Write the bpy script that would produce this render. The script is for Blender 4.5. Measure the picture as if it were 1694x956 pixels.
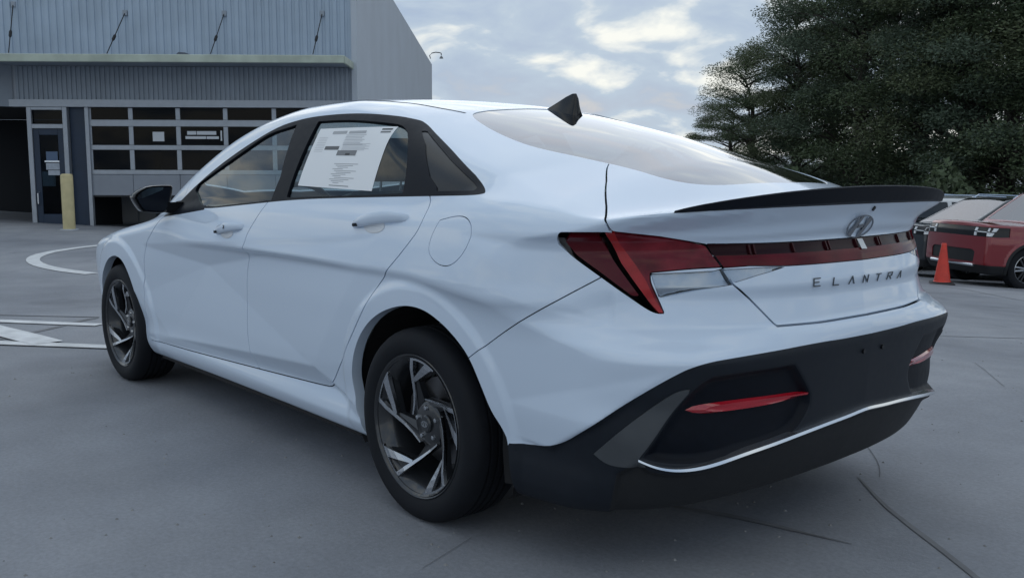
import bpy, math, random
import numpy as np
from mathutils import Vector, Matrix
for o in list(bpy.data.objects): bpy.data.objects.remove(o, do_unlink=True)
scene = bpy.context.scene
col = scene.collection
random.seed(7); rng = np.random.default_rng(7)

# ---------------------------------------------------------------- camera
CAM = np.array([-2.4220, 2.6018, 1.1248])
YAW, PITCH, ROLL, FPX = -0.7185, 0.1245, 0.0030, 1554.94      # focal length in pixels of a 1694 px wide picture
def cam_axes():
    cy, sy, cp, sp = math.cos(YAW), math.sin(YAW), math.cos(PITCH), math.sin(PITCH)
    f = np.array([cy*cp, sy*cp, -sp]); r = np.array([sy, -cy, 0.]); u = np.cross(r, f)
    return f, r*math.cos(ROLL)+u*math.sin(ROLL), -r*math.sin(ROLL)+u*math.cos(ROLL)
CF, CR, CU = cam_axes()
def ray(u, v):
    d = CF + (u-847)/FPX*CR - (v-478)/FPX*CU
    return d/np.linalg.norm(d)
cam = bpy.data.cameras.new('camera'); cam_o = bpy.data.objects.new('camera', cam); col.objects.link(cam_o)
cam.sensor_fit = 'HORIZONTAL'; cam.sensor_width = 36; cam.lens = FPX*36/1694
cam.clip_start = .05; cam.clip_end = 3000
cam_o.matrix_world = Matrix(((CR[0],CU[0],-CF[0],CAM[0]),(CR[1],CU[1],-CF[1],CAM[1]),(CR[2],CU[2],-CF[2],CAM[2]),(0,0,0,1)))
scene.camera = cam_o

# ---------------------------------------------------------------- sky and sun
SUN_EL, SUN_AZ = math.radians(26), math.radians(-46)          # azimuth from +x towards +y
world = bpy.data.worlds.new('World'); scene.world = world; world.use_nodes = True
nt = world.node_tree; nt.nodes.clear()
def wn(t, **k):
    n = nt.nodes.new(t)
    for a, b in k.items():
        if a.startswith('i_'): n.inputs[int(a[2:])].default_value = b
        else: setattr(n, a, b)
    return n
L = nt.links.new
sky = wn('ShaderNodeTexSky', sky_type='NISHITA'); sky.sun_disc = False
sky.sun_elevation = SUN_EL; sky.sun_rotation = math.pi/2 - SUN_AZ
sky.air_density = 1.0; sky.dust_density = 1.2; sky.ozone_density = 1.2
tc = wn('ShaderNodeTexCoord')
sep = wn('ShaderNodeSeparateXYZ'); L(tc.outputs['Generated'], sep.inputs[0])
# the cloud deck: direction projected on a flat layer overhead
zc = wn('ShaderNodeMath', operation='MAXIMUM', i_1=0.0); L(sep.outputs[2], zc.inputs[0])
za = wn('ShaderNodeMath', operation='ADD', i_1=.34); L(zc.outputs[0], za.inputs[0])
dv = wn('ShaderNodeVectorMath', operation='DIVIDE')
cmb = wn('ShaderNodeCombineXYZ'); L(za.outputs[0], cmb.inputs[0]); L(za.outputs[0], cmb.inputs[1]); cmb.inputs[2].default_value = 1
L(tc.outputs['Generated'], dv.inputs[0]); L(cmb.outputs[0], dv.inputs[1])
def cloud_noise(scale, detail, rough, off, dist=0):
    mp = wn('ShaderNodeMapping'); mp.inputs['Location'].default_value = off
    L(dv.outputs[0], mp.inputs[0])
    n = wn('ShaderNodeTexNoise'); n.inputs['Scale'].default_value = scale; n.inputs['Detail'].default_value = detail
    n.inputs['Roughness'].default_value = rough; n.inputs['Distortion'].default_value = dist
    L(mp.outputs[0], n.inputs['Vector']); return n
def ramp(src, stops):
    r = wn('ShaderNodeValToRGB'); e = r.color_ramp.elements
    while len(e) < len(stops): e.new(.5)
    for k, (p, c) in zip(e, stops): k.position = p; k.color = (*c, 1)
    L(src, r.inputs[0]); return r
big = cloud_noise(1.3, 2, .5, (3.1, 1.7, 0))
fine = cloud_noise(4.6, 6, .52, (0.4, 5.2, 0), .3)
mixn = wn('ShaderNodeMix', data_type='FLOAT'); mixn.inputs[0].default_value = .62
L(big.outputs[0], mixn.inputs[2]); L(fine.outputs[0], mixn.inputs[3])
cl = ramp(mixn.outputs[0], [(.34, (2.0,3.2,5.2)), (.42, (3.2,4.6,6.7)), (.50, (5.8,6.9,8.1)), (.58, (10.8,10.9,10.2))])
cov = ramp(mixn.outputs[0], [(.34, (.80,)*3), (.50, (1,)*3)])
mixc = wn('ShaderNodeMix', data_type='RGBA')
L(cov.outputs[0], mixc.inputs[0]); L(sky.outputs[0], mixc.inputs[6]); L(cl.outputs[0], mixc.inputs[7])
# even overcast dome
zen = wn('ShaderNodeMath', operation='MULTIPLY_ADD', i_1=.10, i_2=.95); L(zc.outputs[0], zen.inputs[0])
dome = wn('ShaderNodeVectorMath', operation='SCALE'); L(mixc.outputs[2], dome.inputs[0]); L(zen.outputs[0], dome.inputs['Scale'])
bg = wn('ShaderNodeBackground'); bg.inputs[1].default_value = .093
L(dome.outputs[0], bg.inputs[0])
wo = wn('ShaderNodeOutputWorld'); L(bg.outputs[0], wo.inputs[0])

sun = bpy.data.lights.new('sun', 'SUN'); sun.energy = .5; sun.angle = math.radians(60); sun.color = (.96, .98, 1)
sun_o = bpy.data.objects.new('sun', sun); col.objects.link(sun_o)
sd = Vector((math.cos(SUN_EL)*math.cos(SUN_AZ), math.cos(SUN_EL)*math.sin(SUN_AZ), math.sin(SUN_EL)))
sun_o.rotation_euler = sd.to_track_quat('Z', 'Y').to_euler(); sun_o.location = sd*30
scene.view_settings.view_transform = 'Standard'; scene.view_settings.look = 'None'
scene.view_settings.exposure = 0; scene.view_settings.gamma = 1
scene.render.engine = 'CYCLES'
scene.cycles.max_bounces = 10; scene.cycles.transparent_max_bounces = 16

# ---------------------------------------------------------------- helpers
MATS = {}
def mat(name, base=(.5,.5,.5), rough=.5, metal=0, coat=0, coat_rough=.03, spec=.5, noise=0, nscale=8, bump=0, bscale=60, emit=None, alpha=None):
    if name in MATS: return MATS[name]
    m = bpy.data.materials.new(name); m.use_nodes = True; t = m.node_tree; b = t.nodes['Principled BSDF']
    b.inputs['Base Color'].default_value = (*base, 1); b.inputs['Roughness'].default_value = rough
    b.inputs['Metallic'].default_value = metal; b.inputs['Coat Weight'].default_value = coat
    b.inputs['Coat Roughness'].default_value = coat_rough; b.inputs['Specular IOR Level'].default_value = spec
    c = t.nodes.new('ShaderNodeTexCoord')
    if noise:
        n = t.nodes.new('ShaderNodeTexNoise'); n.inputs['Scale'].default_value = nscale; n.inputs['Detail'].default_value = 6
        t.links.new(c.outputs['Object'], n.inputs['Vector'])
        r = t.nodes.new('ShaderNodeValToRGB')
        r.color_ramp.elements[0].position = .3; r.color_ramp.elements[1].position = .7
        r.color_ramp.elements[0].color = (*[v*(1-noise) for v in base], 1); r.color_ramp.elements[1].color = (*[min(1, v*(1+noise)) for v in base], 1)
        t.links.new(n.outputs[0], r.inputs[0]); t.links.new(r.outputs[0], b.inputs['Base Color'])
        mr = t.nodes.new('ShaderNodeMapRange'); mr.inputs[3].default_value = max(0, rough-.08); mr.inputs[4].default_value = min(1, rough+.08)
        t.links.new(n.outputs[0], mr.inputs[0]); t.links.new(mr.outputs[0], b.inputs['Roughness'])
    if bump:
        n2 = t.nodes.new('ShaderNodeTexNoise'); n2.inputs['Scale'].default_value = bscale; n2.inputs['Detail'].default_value = 4
        t.links.new(c.outputs['Object'], n2.inputs['Vector'])
        bp = t.nodes.new('ShaderNodeBump'); bp.inputs['Strength'].default_value = bump; bp.inputs['Distance'].default_value = .01
        t.links.new(n2.outputs[0], bp.inputs['Height']); t.links.new(bp.outputs[0], b.inputs['Normal'])
    if emit:
        b.inputs['Emission Color'].default_value = (*emit[0], 1); b.inputs['Emission Strength'].default_value = emit[1]
    MATS[name] = m; return m
def glass(name, tint=(.75,.8,.8), rough=.0, ior=1.45, boost=0.0):
    """thin pane: tinted see-through plus fresnel reflection"""
    if name in MATS: return MATS[name]
    m = bpy.data.materials.new(name); m.use_nodes = True; t = m.node_tree; t.nodes.clear()
    tr = t.nodes.new('ShaderNodeBsdfTransparent'); tr.inputs[0].default_value = (*tint, 1)
    gl = t.nodes.new('ShaderNodeBsdfGlossy'); gl.inputs['Roughness'].default_value = rough; gl.inputs[0].default_value = (1,1,1,1)
    fr = t.nodes.new('ShaderNodeFresnel'); ge = t.nodes.new('ShaderNodeNewGeometry'); im = t.nodes.new('ShaderNodeMix'); im.data_type = 'FLOAT'
    im.inputs[2].default_value = ior; im.inputs[3].default_value = 1/ior          # a pane reflects alike from both sides
    t.links.new(ge.outputs['Backfacing'], im.inputs[0]); t.links.new(im.outputs[0], fr.inputs[0])
    ad = t.nodes.new('ShaderNodeMath'); ad.operation = 'MULTIPLY_ADD'; ad.inputs[1].default_value = 1.0; ad.inputs[2].default_value = boost; ad.use_clamp = True
    t.links.new(fr.outputs[0], ad.inputs[0])
    mx = t.nodes.new('ShaderNodeMixShader'); t.links.new(ad.outputs[0], mx.inputs[0]); t.links.new(tr.outputs[0], mx.inputs[1]); t.links.new(gl.outputs[0], mx.inputs[2])
    o = t.nodes.new('ShaderNodeOutputMaterial'); t.links.new(mx.outputs[0], o.inputs[0])
    MATS[name] = m; return m

def link(o, parent=None):
    col.objects.link(o)
    if parent is not None: o.parent = parent
    return o
def empty(name, loc=(0,0,0), rz=0, parent=None):
    o = bpy.data.objects.new(name, None); o.location = loc; o.rotation_euler = (0,0,rz); o.empty_display_size = .2
    return link(o, parent)
def tag(o, label=None, cat=None, group=None, kind=None):
    if label: o['label'] = label
    if cat: o['category'] = cat
    if group: o['group'] = group
    if kind: o['kind'] = kind
    return o
def mesh_data(name, V, F, m=None, normals=None, smooth=False):
    me = bpy.data.meshes.new(name)
    V = np.asarray(V, float)
    if isinstance(F, np.ndarray) and F.ndim == 2:
        nf, k = F.shape
        me.vertices.add(len(V)); me.vertices.foreach_set('co', V.astype(np.float32).ravel())
        me.loops.add(nf*k); me.loops.foreach_set('vertex_index', F.astype(np.int32).ravel())
        me.polygons.add(nf); me.polygons.foreach_set('loop_start', (np.arange(nf)*k).astype(np.int32))
        me.update(calc_edges=True)
    else:
        me.from_pydata([tuple(v) for v in V], [], [tuple(int(i) for i in f) for f in F])
    me.validate(clean_customdata=False)
    if smooth or normals is not None:
        me.polygons.foreach_set('use_smooth', np.ones(len(me.polygons), bool))
    if normals is not None:
        me.normals_split_custom_set_from_vertices(np.asarray(normals, np.float32))
    if m is not None: me.materials.append(m)
    return me
def add(name, V, F, m, parent=None, normals=None, smooth=False):
    o = bpy.data.objects.new(name, mesh_data(name, V, F, m, normals, smooth))
    return link(o, parent)

class MB:
    """collects simple solids into one mesh"""
    def __init__(s): s.v = []; s.f = []
    def raw(s, V, F):
        k = len(s.v); s.v += [tuple(map(float, v)) for v in V]; s.f += [tuple(i+k for i in f) for f in F]; return s
    def box(s, x0, x1, y0, y1, z0, z1, bev=0):
        if bev <= 0:
            V = [(x,y,z) for x in (x0,x1) for y in (y0,y1) for z in (z0,z1)]
            return s.raw(V, [(0,1,3,2),(4,6,7,5),(0,4,5,1),(2,3,7,6),(0,2,6,4),(1,5,7,3)])
        # chamfered box
        b = min(bev, (x1-x0)*.45, (y1-y0)*.45, (z1-z0)*.45); V = []; idx = {}
        for i,x in enumerate((x0,x1)):
            for j,y in enumerate((y0,y1)):
                for k,z in enumerate((z0,z1)):
                    dx,dy,dz = (b if i==0 else -b),(b if j==0 else -b),(b if k==0 else -b)
                    idx[i,j,k] = len(V); V += [(x,y+dy,z+dz),(x+dx,y,z+dz),(x+dx,y+dy,z)]
        g = lambda i,j,k,a: idx[i,j,k]+a
        F = [(g(0,0,0,0),g(0,0,1,0),g(0,1,1,0),g(0,1,0,0)),(g(1,0,0,0),g(1,1,0,0),g(1,1,1,0),g(1,0,1,0)),
             (g(0,0,0,1),g(1,0,0,1),g(1,0,1,1),g(0,0,1,1)),(g(0,1,0,1),g(0,1,1,1),g(1,1,1,1),g(1,1,0,1)),
             (g(0,0,0,2),g(0,1,0,2),g(1,1,0,2),g(1,0,0,2)),(g(0,0,1,2),g(1,0,1,2),g(1,1,1,2),g(0,1,1,2))]
        for i in (0,1):
            for j in (0,1): F.append((g(i,j,0,0),g(i,j,0,1),g(i,j,1,1),g(i,j,1,0)))
            for k in (0,1): F.append((g(i,0,k,0),g(i,0,k,2),g(i,1,k,2),g(i,1,k,0)))
        for j in (0,1):
            for k in (0,1): F.append((g(0,j,k,1),g(0,j,k,2),g(1,j,k,2),g(1,j,k,1)))
        for i in (0,1):
            for j in (0,1):
                for k in (0,1): F.append((g(i,j,k,0),g(i,j,k,1),g(i,j,k,2)))
        return s.raw(V, F)
    def prism(s, pts, axis, a, b):
        """polygon pts in the two other axes, extruded along axis from a to b"""
        n = len(pts)
        def P(u, v, t): return {'x':(t,u,v),'y':(u,t,v),'z':(u,v,t)}[axis]
        V = [P(u,v,a) for u,v in pts] + [P(u,v,b) for u,v in pts]
        F = [tuple(range(n)), tuple(range(2*n-1, n-1, -1))] + [(i,(i+1)%n,(i+1)%n+n,i+n) for i in range(n)]
        return s.raw(V, F)
    def tube(s, path, r, seg=8, cap=True):
        path = [np.array(p, float) for p in path]; n = len(path); rs = r if hasattr(r,'__len__') else [r]*n
        V = []; F = []
        for i, p in enumerate(path):
            t = path[min(i+1,n-1)] - path[max(i-1,0)]; t = t/(np.linalg.norm(t)+1e-12)
            a = np.cross(t, (0,0,1)) if abs(t[2]) < .95 else np.cross(t, (1,0,0)); a /= np.linalg.norm(a); b = np.cross(t, a)
            for k in range(seg):
                q = 2*math.pi*k/seg; V.append(p + rs[i]*(a*math.cos(q)+b*math.sin(q)))
        for i in range(n-1):
            for k in range(seg): F.append((i*seg+k, i*seg+(k+1)%seg, (i+1)*seg+(k+1)%seg, (i+1)*seg+k))
        if cap: F += [tuple(range(seg-1,-1,-1)), tuple((n-1)*seg+k for k in range(seg))]
        return s.raw(V, F)
    def lathe(s, prof, seg=32, axis='z', c=(0,0,0), closed=False):
        """prof: (radius, height) pairs turned about axis"""
        n = len(prof); V = []; F = []
        for k in range(seg):
            q = 2*math.pi*k/seg; co, si = math.cos(q), math.sin(q)
            for r, h in prof:
                V.append({'z':(c[0]+r*co,c[1]+r*si,c[2]+h),'y':(c[0]+r*co,c[1]+h,c[2]+r*si),'x':(c[0]+h,c[1]+r*co,c[2]+r*si)}[axis])
        for k in range(seg):
            for i in range(n-1 if not closed else n):
                j = (i+1)%n
                F.append((k*n+i, ((k+1)%seg)*n+i, ((k+1)%seg)*n+j, k*n+j))
        return s.raw(V, F)
    def build(s, name, m, parent=None, smooth=False, loc=None):
        o = add(name, s.v, s.f, m, parent, smooth=smooth)
        if smooth == 'auto': pass
        if loc is not None: o.location = loc
        return o
def fix_normals(o, angle=None):
    import bmesh
    bm = bmesh.new(); bm.from_mesh(o.data); bmesh.ops.recalc_face_normals(bm, faces=bm.faces); bm.to_mesh(o.data); bm.free()
    if angle is not None:
        o.data.polygons.foreach_set('use_smooth', np.ones(len(o.data.polygons), bool))
        o.data.set_sharp_from_angle(angle=math.radians(angle))
    return o
# outlines on the car, metres: (unrolled position along flank and tail, height)
F_ARCH_R = [(0.361,0.236), (0.383,0.281), (0.398,0.376), (0.382,0.438), (0.343,0.521), (0.275,0.6), (0.184,0.657), (0.086,0.691), (-0.002,0.706), (-0.087,0.7), (-0.165,0.672), (-0.233,0.63), (-0.287,0.58), (-0.327,0.505), (-0.363,0.431), (-0.4,0.39), (-0.426,0.343), (-0.43,0), (0.36,0)]
F_ARCH_F = [(3.12,0), (3.1,0.33), (3.085,0.43), (3.03,0.535), (2.897,0.627), (2.779,0.668), (2.698,0.676), (2.611,0.659), (2.547,0.6), (2.497,0.522), (2.47,0.432), (2.425,0.354), (2.41,0.273), (2.4,0.223), (2.4,0)]
F_LAMP = [(-0.586,0.951), (-0.596,0.964), (-0.706,0.967), (-0.718,0.965), (-0.829,0.952), (-0.943,0.936), (-0.951,0.932), (-0.99,0.874), (-0.904,0.871), (-0.81,0.861), (-0.809,0.838), (-0.827,0.797), (-0.844,0.756), (-0.827,0.755), (-0.803,0.766), (-0.757,0.8), (-0.688,0.851), (-0.62,0.899), (-0.584,0.932)]
F_REV = [(-0.811,0.858), (-0.969,0.865), (-0.991,0.871), (-1.015,0.828), (-0.918,0.814), (-0.832,0.795), (-0.819,0.832)]
F_REVLID = [(-0.994,0.868), (-1.113,0.87), (-1.182,0.868), (-1.09,0.85), (-1.018,0.832)]
F_BAR = [(-0.95,0.935), (-1.135,0.933), (-1.7,0.933), (-1.7,0.868), (-1.183,0.87), (-1.066,0.875), (-0.992,0.872)]
F_LID = [(-0.595,1.2), (-0.622,1.136), (-0.655,1.097), (-0.692,1.03), (-0.717,0.969), (-0.829,0.955), (-0.947,0.933), (-0.992,0.869), (-1.015,0.829), (-1.065,0.787), (-1.138,0.712), (-1.297,0.709), (-1.7,0.709), (-1.7,1.2)]
F_BLACK = [(-0.424,0.346), (-0.585,0.369), (-0.687,0.462), (-0.76,0.53), (-0.838,0.596), (-0.905,0.641), (-1.008,0.651), (-1.253,0.66), (-1.4,0.656), (-1.7,0.656), (-1.7,0), (-0.35,0), (-0.4,0.3)]
F_BUMPER = [(-0.262,0.565), (-0.418,0.671), (-0.555,0.76), (-0.629,0.807), (-0.689,0.844), (-0.8,0.92), (-1.7,0.92), (-1.7,0), (-0.2,0), (-0.2,0.5)]
F_DLO = [(1.721,0.947), (1.232,0.985), (0.828,1.016), (0.409,1.032), (-0.012,1.046), (-0.237,1.053), (-0.265,1.06), (-0.249,1.073), (0.008,1.175), (0.314,1.294), (0.352,1.306), (0.456,1.324), (0.709,1.344), (1.007,1.344), (1.157,1.332), (1.306,1.308), (1.507,1.234), (1.729,1.139), (1.908,1.049), (2.033,0.98)]
F_SAIL = [(2.118,0.901), (1.906,0.921), (1.635,0.951), (1.908,1.049), (2.033,0.98), (2.105,0.974)]
F_GLASS_F = [(1.13,1.314), (1.157,1.308), (1.349,1.283), (1.5,1.212), (1.711,1.125), (1.879,1.06), (1.888,1.032), (1.695,0.955), (1.278,0.989), (0.993,1.01)]
F_GLASS_R = [(0.958,1.32), (0.802,1.319), (0.666,1.314), (0.46,1.297), (0.35,1.284), (0.25,1.213), (0.174,1.131), (0.146,1.052), (0.379,1.041), (0.916,1.021)]
F_DOOR_REAR_LINE = [(0.352,1.306), (0.179,1.212), (0.047,1.111), (-0.014,1.041), (-0.029,1.004), (-0.028,0.948), (0.02,0.895), (0.095,0.826), (0.204,0.737), (0.285,0.643), (0.394,0.515), (0.494,0.412), (0.542,0.361), (0.595,0.33), (0.637,0.321), (1.191,0.297), (1.854,0.275), (2.411,0.265)]
F_DOOR_MID_LINE = [(1.024,1.338), (1.015,1.191), (1.04,1.023), (1.073,0.974), (1.114,0.92), (1.159,0.867), (1.164,0.841), (1.226,0.762), (1.24,0.612), (1.238,0.476), (1.222,0.374), (1.197,0.299)]
F_DOOR_FRONT_LINE = [(2.12,0.895), (2.207,0.827), (2.299,0.756), (2.337,0.678), (2.35,0.554), (2.372,0.394), (2.385,0.3), (2.37,0.268)]
F_FUEL = [(-0.126,0.977), (-0.203,0.993), (-0.255,0.992), (-0.29,0.972), (-0.301,0.939), (-0.283,0.891), (-0.237,0.85), (-0.178,0.843), (-0.116,0.867), (-0.099,0.896), (-0.105,0.933)]
F_RGLASS = [(0.29,0.434), (0.149,0.485), (-0.056,0.521), (-0.184,0.515), (-0.329,0.47), (-0.47,0.432), (-0.626,0.423), (-0.717,0.325), (-0.747,0.134), (-0.763,-0.05), (0.324,-0.05), (0.324,0.225), (0.328,0.37)]   # plan (x, y)
F_RECESS = [(-0.9,0.575), (-0.928,0.6), (-0.952,0.61), (-1.183,0.613), (-1.258,0.523), (-1.262,0.502), (-1.262,0.47), (-1.2,0.395), (-1.025,0.382), (-0.928,0.362), (-0.823,0.367), (-0.793,0.383), (-0.817,0.426), (-0.858,0.508)]
F_GREY = [(-0.685,0.378), (-0.745,0.452), (-0.809,0.519), (-0.855,0.563), (-0.88,0.575), (-0.9,0.575), (-0.858,0.508), (-0.817,0.426), (-0.793,0.383), (-0.812,0.357), (-0.724,0.347)]
F_STRIP = [(-0.79,0.381), (-0.819,0.358), (-0.86,0.352), (-0.929,0.357), (-1.028,0.383), (-1.2,0.406), (-1.325,0.417), (-1.45,0.422), (-1.53,0.423)]
F_UNDER = [(-0.79,0.372), (-0.819,0.345), (-0.86,0.338), (-0.93,0.34), (-1.04,0.368), (-1.2,0.392), (-1.3,0.402), (-1.42,0.408), (-1.7,0.41), (-1.7,0.05), (-0.7,0.05), (-0.74,0.33)]
F_REFL = [(-0.89,0.51), (-0.908,0.523), (-1.007,0.528), (-1.247,0.52), (-1.26,0.514), (-1.21,0.499), (-0.968,0.496), (-0.909,0.5)]
F_HOOD = [(2.14,0.86), (2.4,0.845), (2.75,0.8), (3.05,0.71), (3.3,0.55), (3.42,0.25), (3.44,-0.05), (2,-0.05), (2,0.86)]   # plan (x, y)
def soften(poly, n=3, lim=48):
    """corner cutting that leaves sharp corners alone"""
    P = [tuple(p) for p in poly]; keep = []
    for i in range(len(P)):
        a, b, c = np.array(P[i-1]), np.array(P[i]), np.array(P[(i+1) % len(P)])
        u, v = b-a, c-b; t = abs(math.degrees(math.atan2(u[0]*v[1]-u[1]*v[0], u@v)))
        keep.append(t > lim)
    for _ in range(n):
        Q, K = [], []
        for i in range(len(P)):
            b = np.array(P[i])
            if keep[i]: Q.append(P[i]); K.append(True)
            else:
                a, c = np.array(P[i-1]), np.array(P[(i+1) % len(P)])
                Q += [tuple(b+(a-b)*.25), tuple(b+(c-b)*.25)]; K += [False, False]
        P, keep = Q, K
    return P
F_ARCH_R, F_ARCH_F, F_LAMP, F_BLACK, F_DLO, F_FUEL, F_RGLASS, F_GREY, F_REFL, F_RECESS = [soften(p) for p in (F_ARCH_R, F_ARCH_F, F_LAMP, F_BLACK, F_DLO, F_FUEL, F_RGLASS, F_GREY, F_REFL, F_RECESS)]
F_GLASS_F, F_GLASS_R = [soften(p, 2) for p in (F_GLASS_F, F_GLASS_R)]
# ---------------------------------------------------------------- car body shape
# Car frame: rear axle at x=0, forward +x, left +y, ground z=0.  inside < 0.
import numpy as np

def spl(xs, ys, n=1600):
    """monotone (pchip) curve through control points, densely sampled"""
    xs = np.asarray(xs, float); ys = np.asarray(ys, float)
    if xs[0] > xs[-1]: xs, ys = xs[::-1], ys[::-1]
    h = np.diff(xs); d = np.diff(ys) / h
    m = np.zeros_like(xs)
    for i in range(1, len(xs) - 1):
        if d[i-1] * d[i] > 0:
            w1, w2 = 2*h[i] + h[i-1], h[i] + 2*h[i-1]
            m[i] = (w1 + w2) / (w1 / d[i-1] + w2 / d[i])
    m[0], m[-1] = d[0], d[-1]
    X = np.linspace(xs[0], xs[-1], n)
    k = np.clip(np.searchsorted(xs, X) - 1, 0, len(h) - 1)
    t = (X - xs[k]) / h[k]
    Y = (ys[k] * (1+2*t) * (1-t)**2 + h[k]*m[k] * t*(1-t)**2
         + ys[k+1] * t*t * (3-2*t) + h[k]*m[k+1] * t*t * (t-1))
    # light smoothing keeps reflections flowing across control points
    w = max(3, n // 60) | 1
    ker = np.hanning(w + 2)[1:-1]; ker /= ker.sum()
    lo = Y[0] - (Y[1]-Y[0]) * np.arange(w//2, 0, -1); hi = Y[-1] + (Y[-1]-Y[-2]) * np.arange(1, w//2+1)
    Y = np.convolve(np.concatenate([lo, Y, hi]), ker, 'valid')
    s0 = (Y[1]-Y[0])/(X[1]-X[0]); s1 = (Y[-1]-Y[-2])/(X[-1]-X[-2])
    def f(q):
        q = np.asarray(q, float)
        r = np.interp(q, X, Y)
        return r + np.minimum(q - X[0], 0)*s0 + np.maximum(q - X[-1], 0)*s1
    return f

def smax(a, b, k):
    h = np.maximum(k - np.abs(a - b), 0) / k
    return np.maximum(a, b) + h*h*k*0.25
def smin(a, b, k): return -smax(-a, -b, k)
def sstep(a, b, x):
    t = np.clip((x - a) / (b - a), 0, 1); return t*t*(3 - 2*t)

WHEEL_Z, WHEELBASE = 0.311, 2.72
# half width along the car (at the shoulder)
f_W = spl([-1.15,-1.0,-.85,-.6,-.3,0,.5,1.0,1.6,2.2,2.72,3.0,3.3,3.5,3.66],
          [.75,.80,.842,.882,.900,.907,.903,.898,.896,.900,.903,.889,.84,.77,.66])
# side section: inset from half width by height
f_sec = spl([.10,.17,.20,.25,.29,.33,.45,.58,.70,.80,.88,.95,1.0,1.05,1.12,1.25],
            [-.20,-.085,-.055,-.036,-.034,-.036,-.020,-.007,0.0,-.001,-.009,-.026,-.046,-.075,-.13,-.27])
# rear centre profile x(z)
f_rear = spl([.14,.18,.22,.28,.36,.44,.52,.60,.650,.685,.705,.718,.74,.80,.87,.90,.915,.935,.945,.955,.98,1.02,1.045,1.06,1.10],
             [-.80,-.90,-.96,-1.00,-1.035,-1.05,-1.055,-1.062,-1.068,-1.064,-1.052,-1.038,-1.034,-1.022,-1.004,-.994,-.984,-.978,-.977,-.982,-.998,-1.020,-1.032,-1.034,-1.034], 4000)
f_rearplan = spl([0,.2,.4,.55,.65,.75,.85,.95],[0,.004,.018,.042,.068,.108,.17,.26])
f_pfac = spl([.15,.41,.51,.58,.635,.66,.69,.75,.83,.9,.935,.955,1.0,1.045,1.1],[1.15,1.17,1.28,1.12,1.06,1.25,1.75,2.2,2.4,2.4,2.25,1.95,1.5,1.05,1.0])
# front profile
f_front = spl([.10,.2,.3,.45,.6,.68,.76,.84],[3.50,3.58,3.62,3.635,3.62,3.58,3.50,3.35])
f_frontplan = spl([0,.3,.5,.65,.8,.95],[0,.02,.06,.12,.24,.42])
# deck + hood height on the centre line
f_top = spl([-1.15,-1.02,-.95,-.85,-.7,-.4,0,1.6,1.9,2.1,2.4,2.8,3.1,3.3,3.45,3.55,3.62],
            [1.050,1.050,1.046,1.038,1.030,1.03,1.03,1.02,1.01,.99,.955,.895,.835,.78,.725,.66,.56])
# cabin roof line on the centre plane
f_roof = spl([-1.1,-.95,-.8,-.6,-.4,-.2,0,.15,.3,.45,.6,.9,1.2,1.45,1.7,1.95,2.2,2.4,2.6],
             [.945,1.015,1.076,1.142,1.201,1.256,1.304,1.336,1.364,1.386,1.405,1.427,1.421,1.394,1.339,1.24,1.115,1.00,.88])
f_crown = spl([-1.0,-.5,0,.26,.4,.6,.9,1.2,1.8,2.4],[.21,.25,.25,.21,.15,.09,.08,.08,.12,.17])
f_cab = spl([-1.2,-1.0,-.8,-.6,-.4,-.2,0,.5,1.0,1.5,2.0,2.4],
            [.70,.745,.780,.812,.836,.850,.854,.858,.856,.843,.812,.78])

# ---- facets pressed into the flanks and tail: a triangulated relief over (wrap, z)
XC = -.15
def wrap_xy(x, y):
    """unrolled coordinate along the flank and round the tail"""
    th = np.arctan2(np.maximum(XC - x, 0), np.maximum(np.abs(y), 1e-6))
    return np.where(x > XC, x, XC - th*.88)
def wrap(P): return wrap_xy(P[:,0], P[:,1])

def poly_sd(u, v, poly):
    """signed distance to a closed polygon, negative inside"""
    poly = np.asarray(poly, float); q = np.roll(poly, -1, 0)
    d2 = np.full(u.shape, 1e9); ins = np.zeros(u.shape, bool)
    for (ax, ay), (bx, by) in zip(poly, q):
        ex, ey = bx-ax, by-ay
        L = ex*ex + ey*ey
        if L < 1e-12: continue
        t = np.clip(((u-ax)*ex + (v-ay)*ey)/L, 0, 1)
        d2 = np.minimum(d2, (u-ax-t*ex)**2 + (v-ay-t*ey)**2)
        if ay != by:
            c = ((ay > v) != (by > v)) & (u < (bx-ax)*(v-ay)/(by-ay) + ax)
            ins ^= c
    d = np.sqrt(d2)
    return np.where(ins, -d, d)

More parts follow.
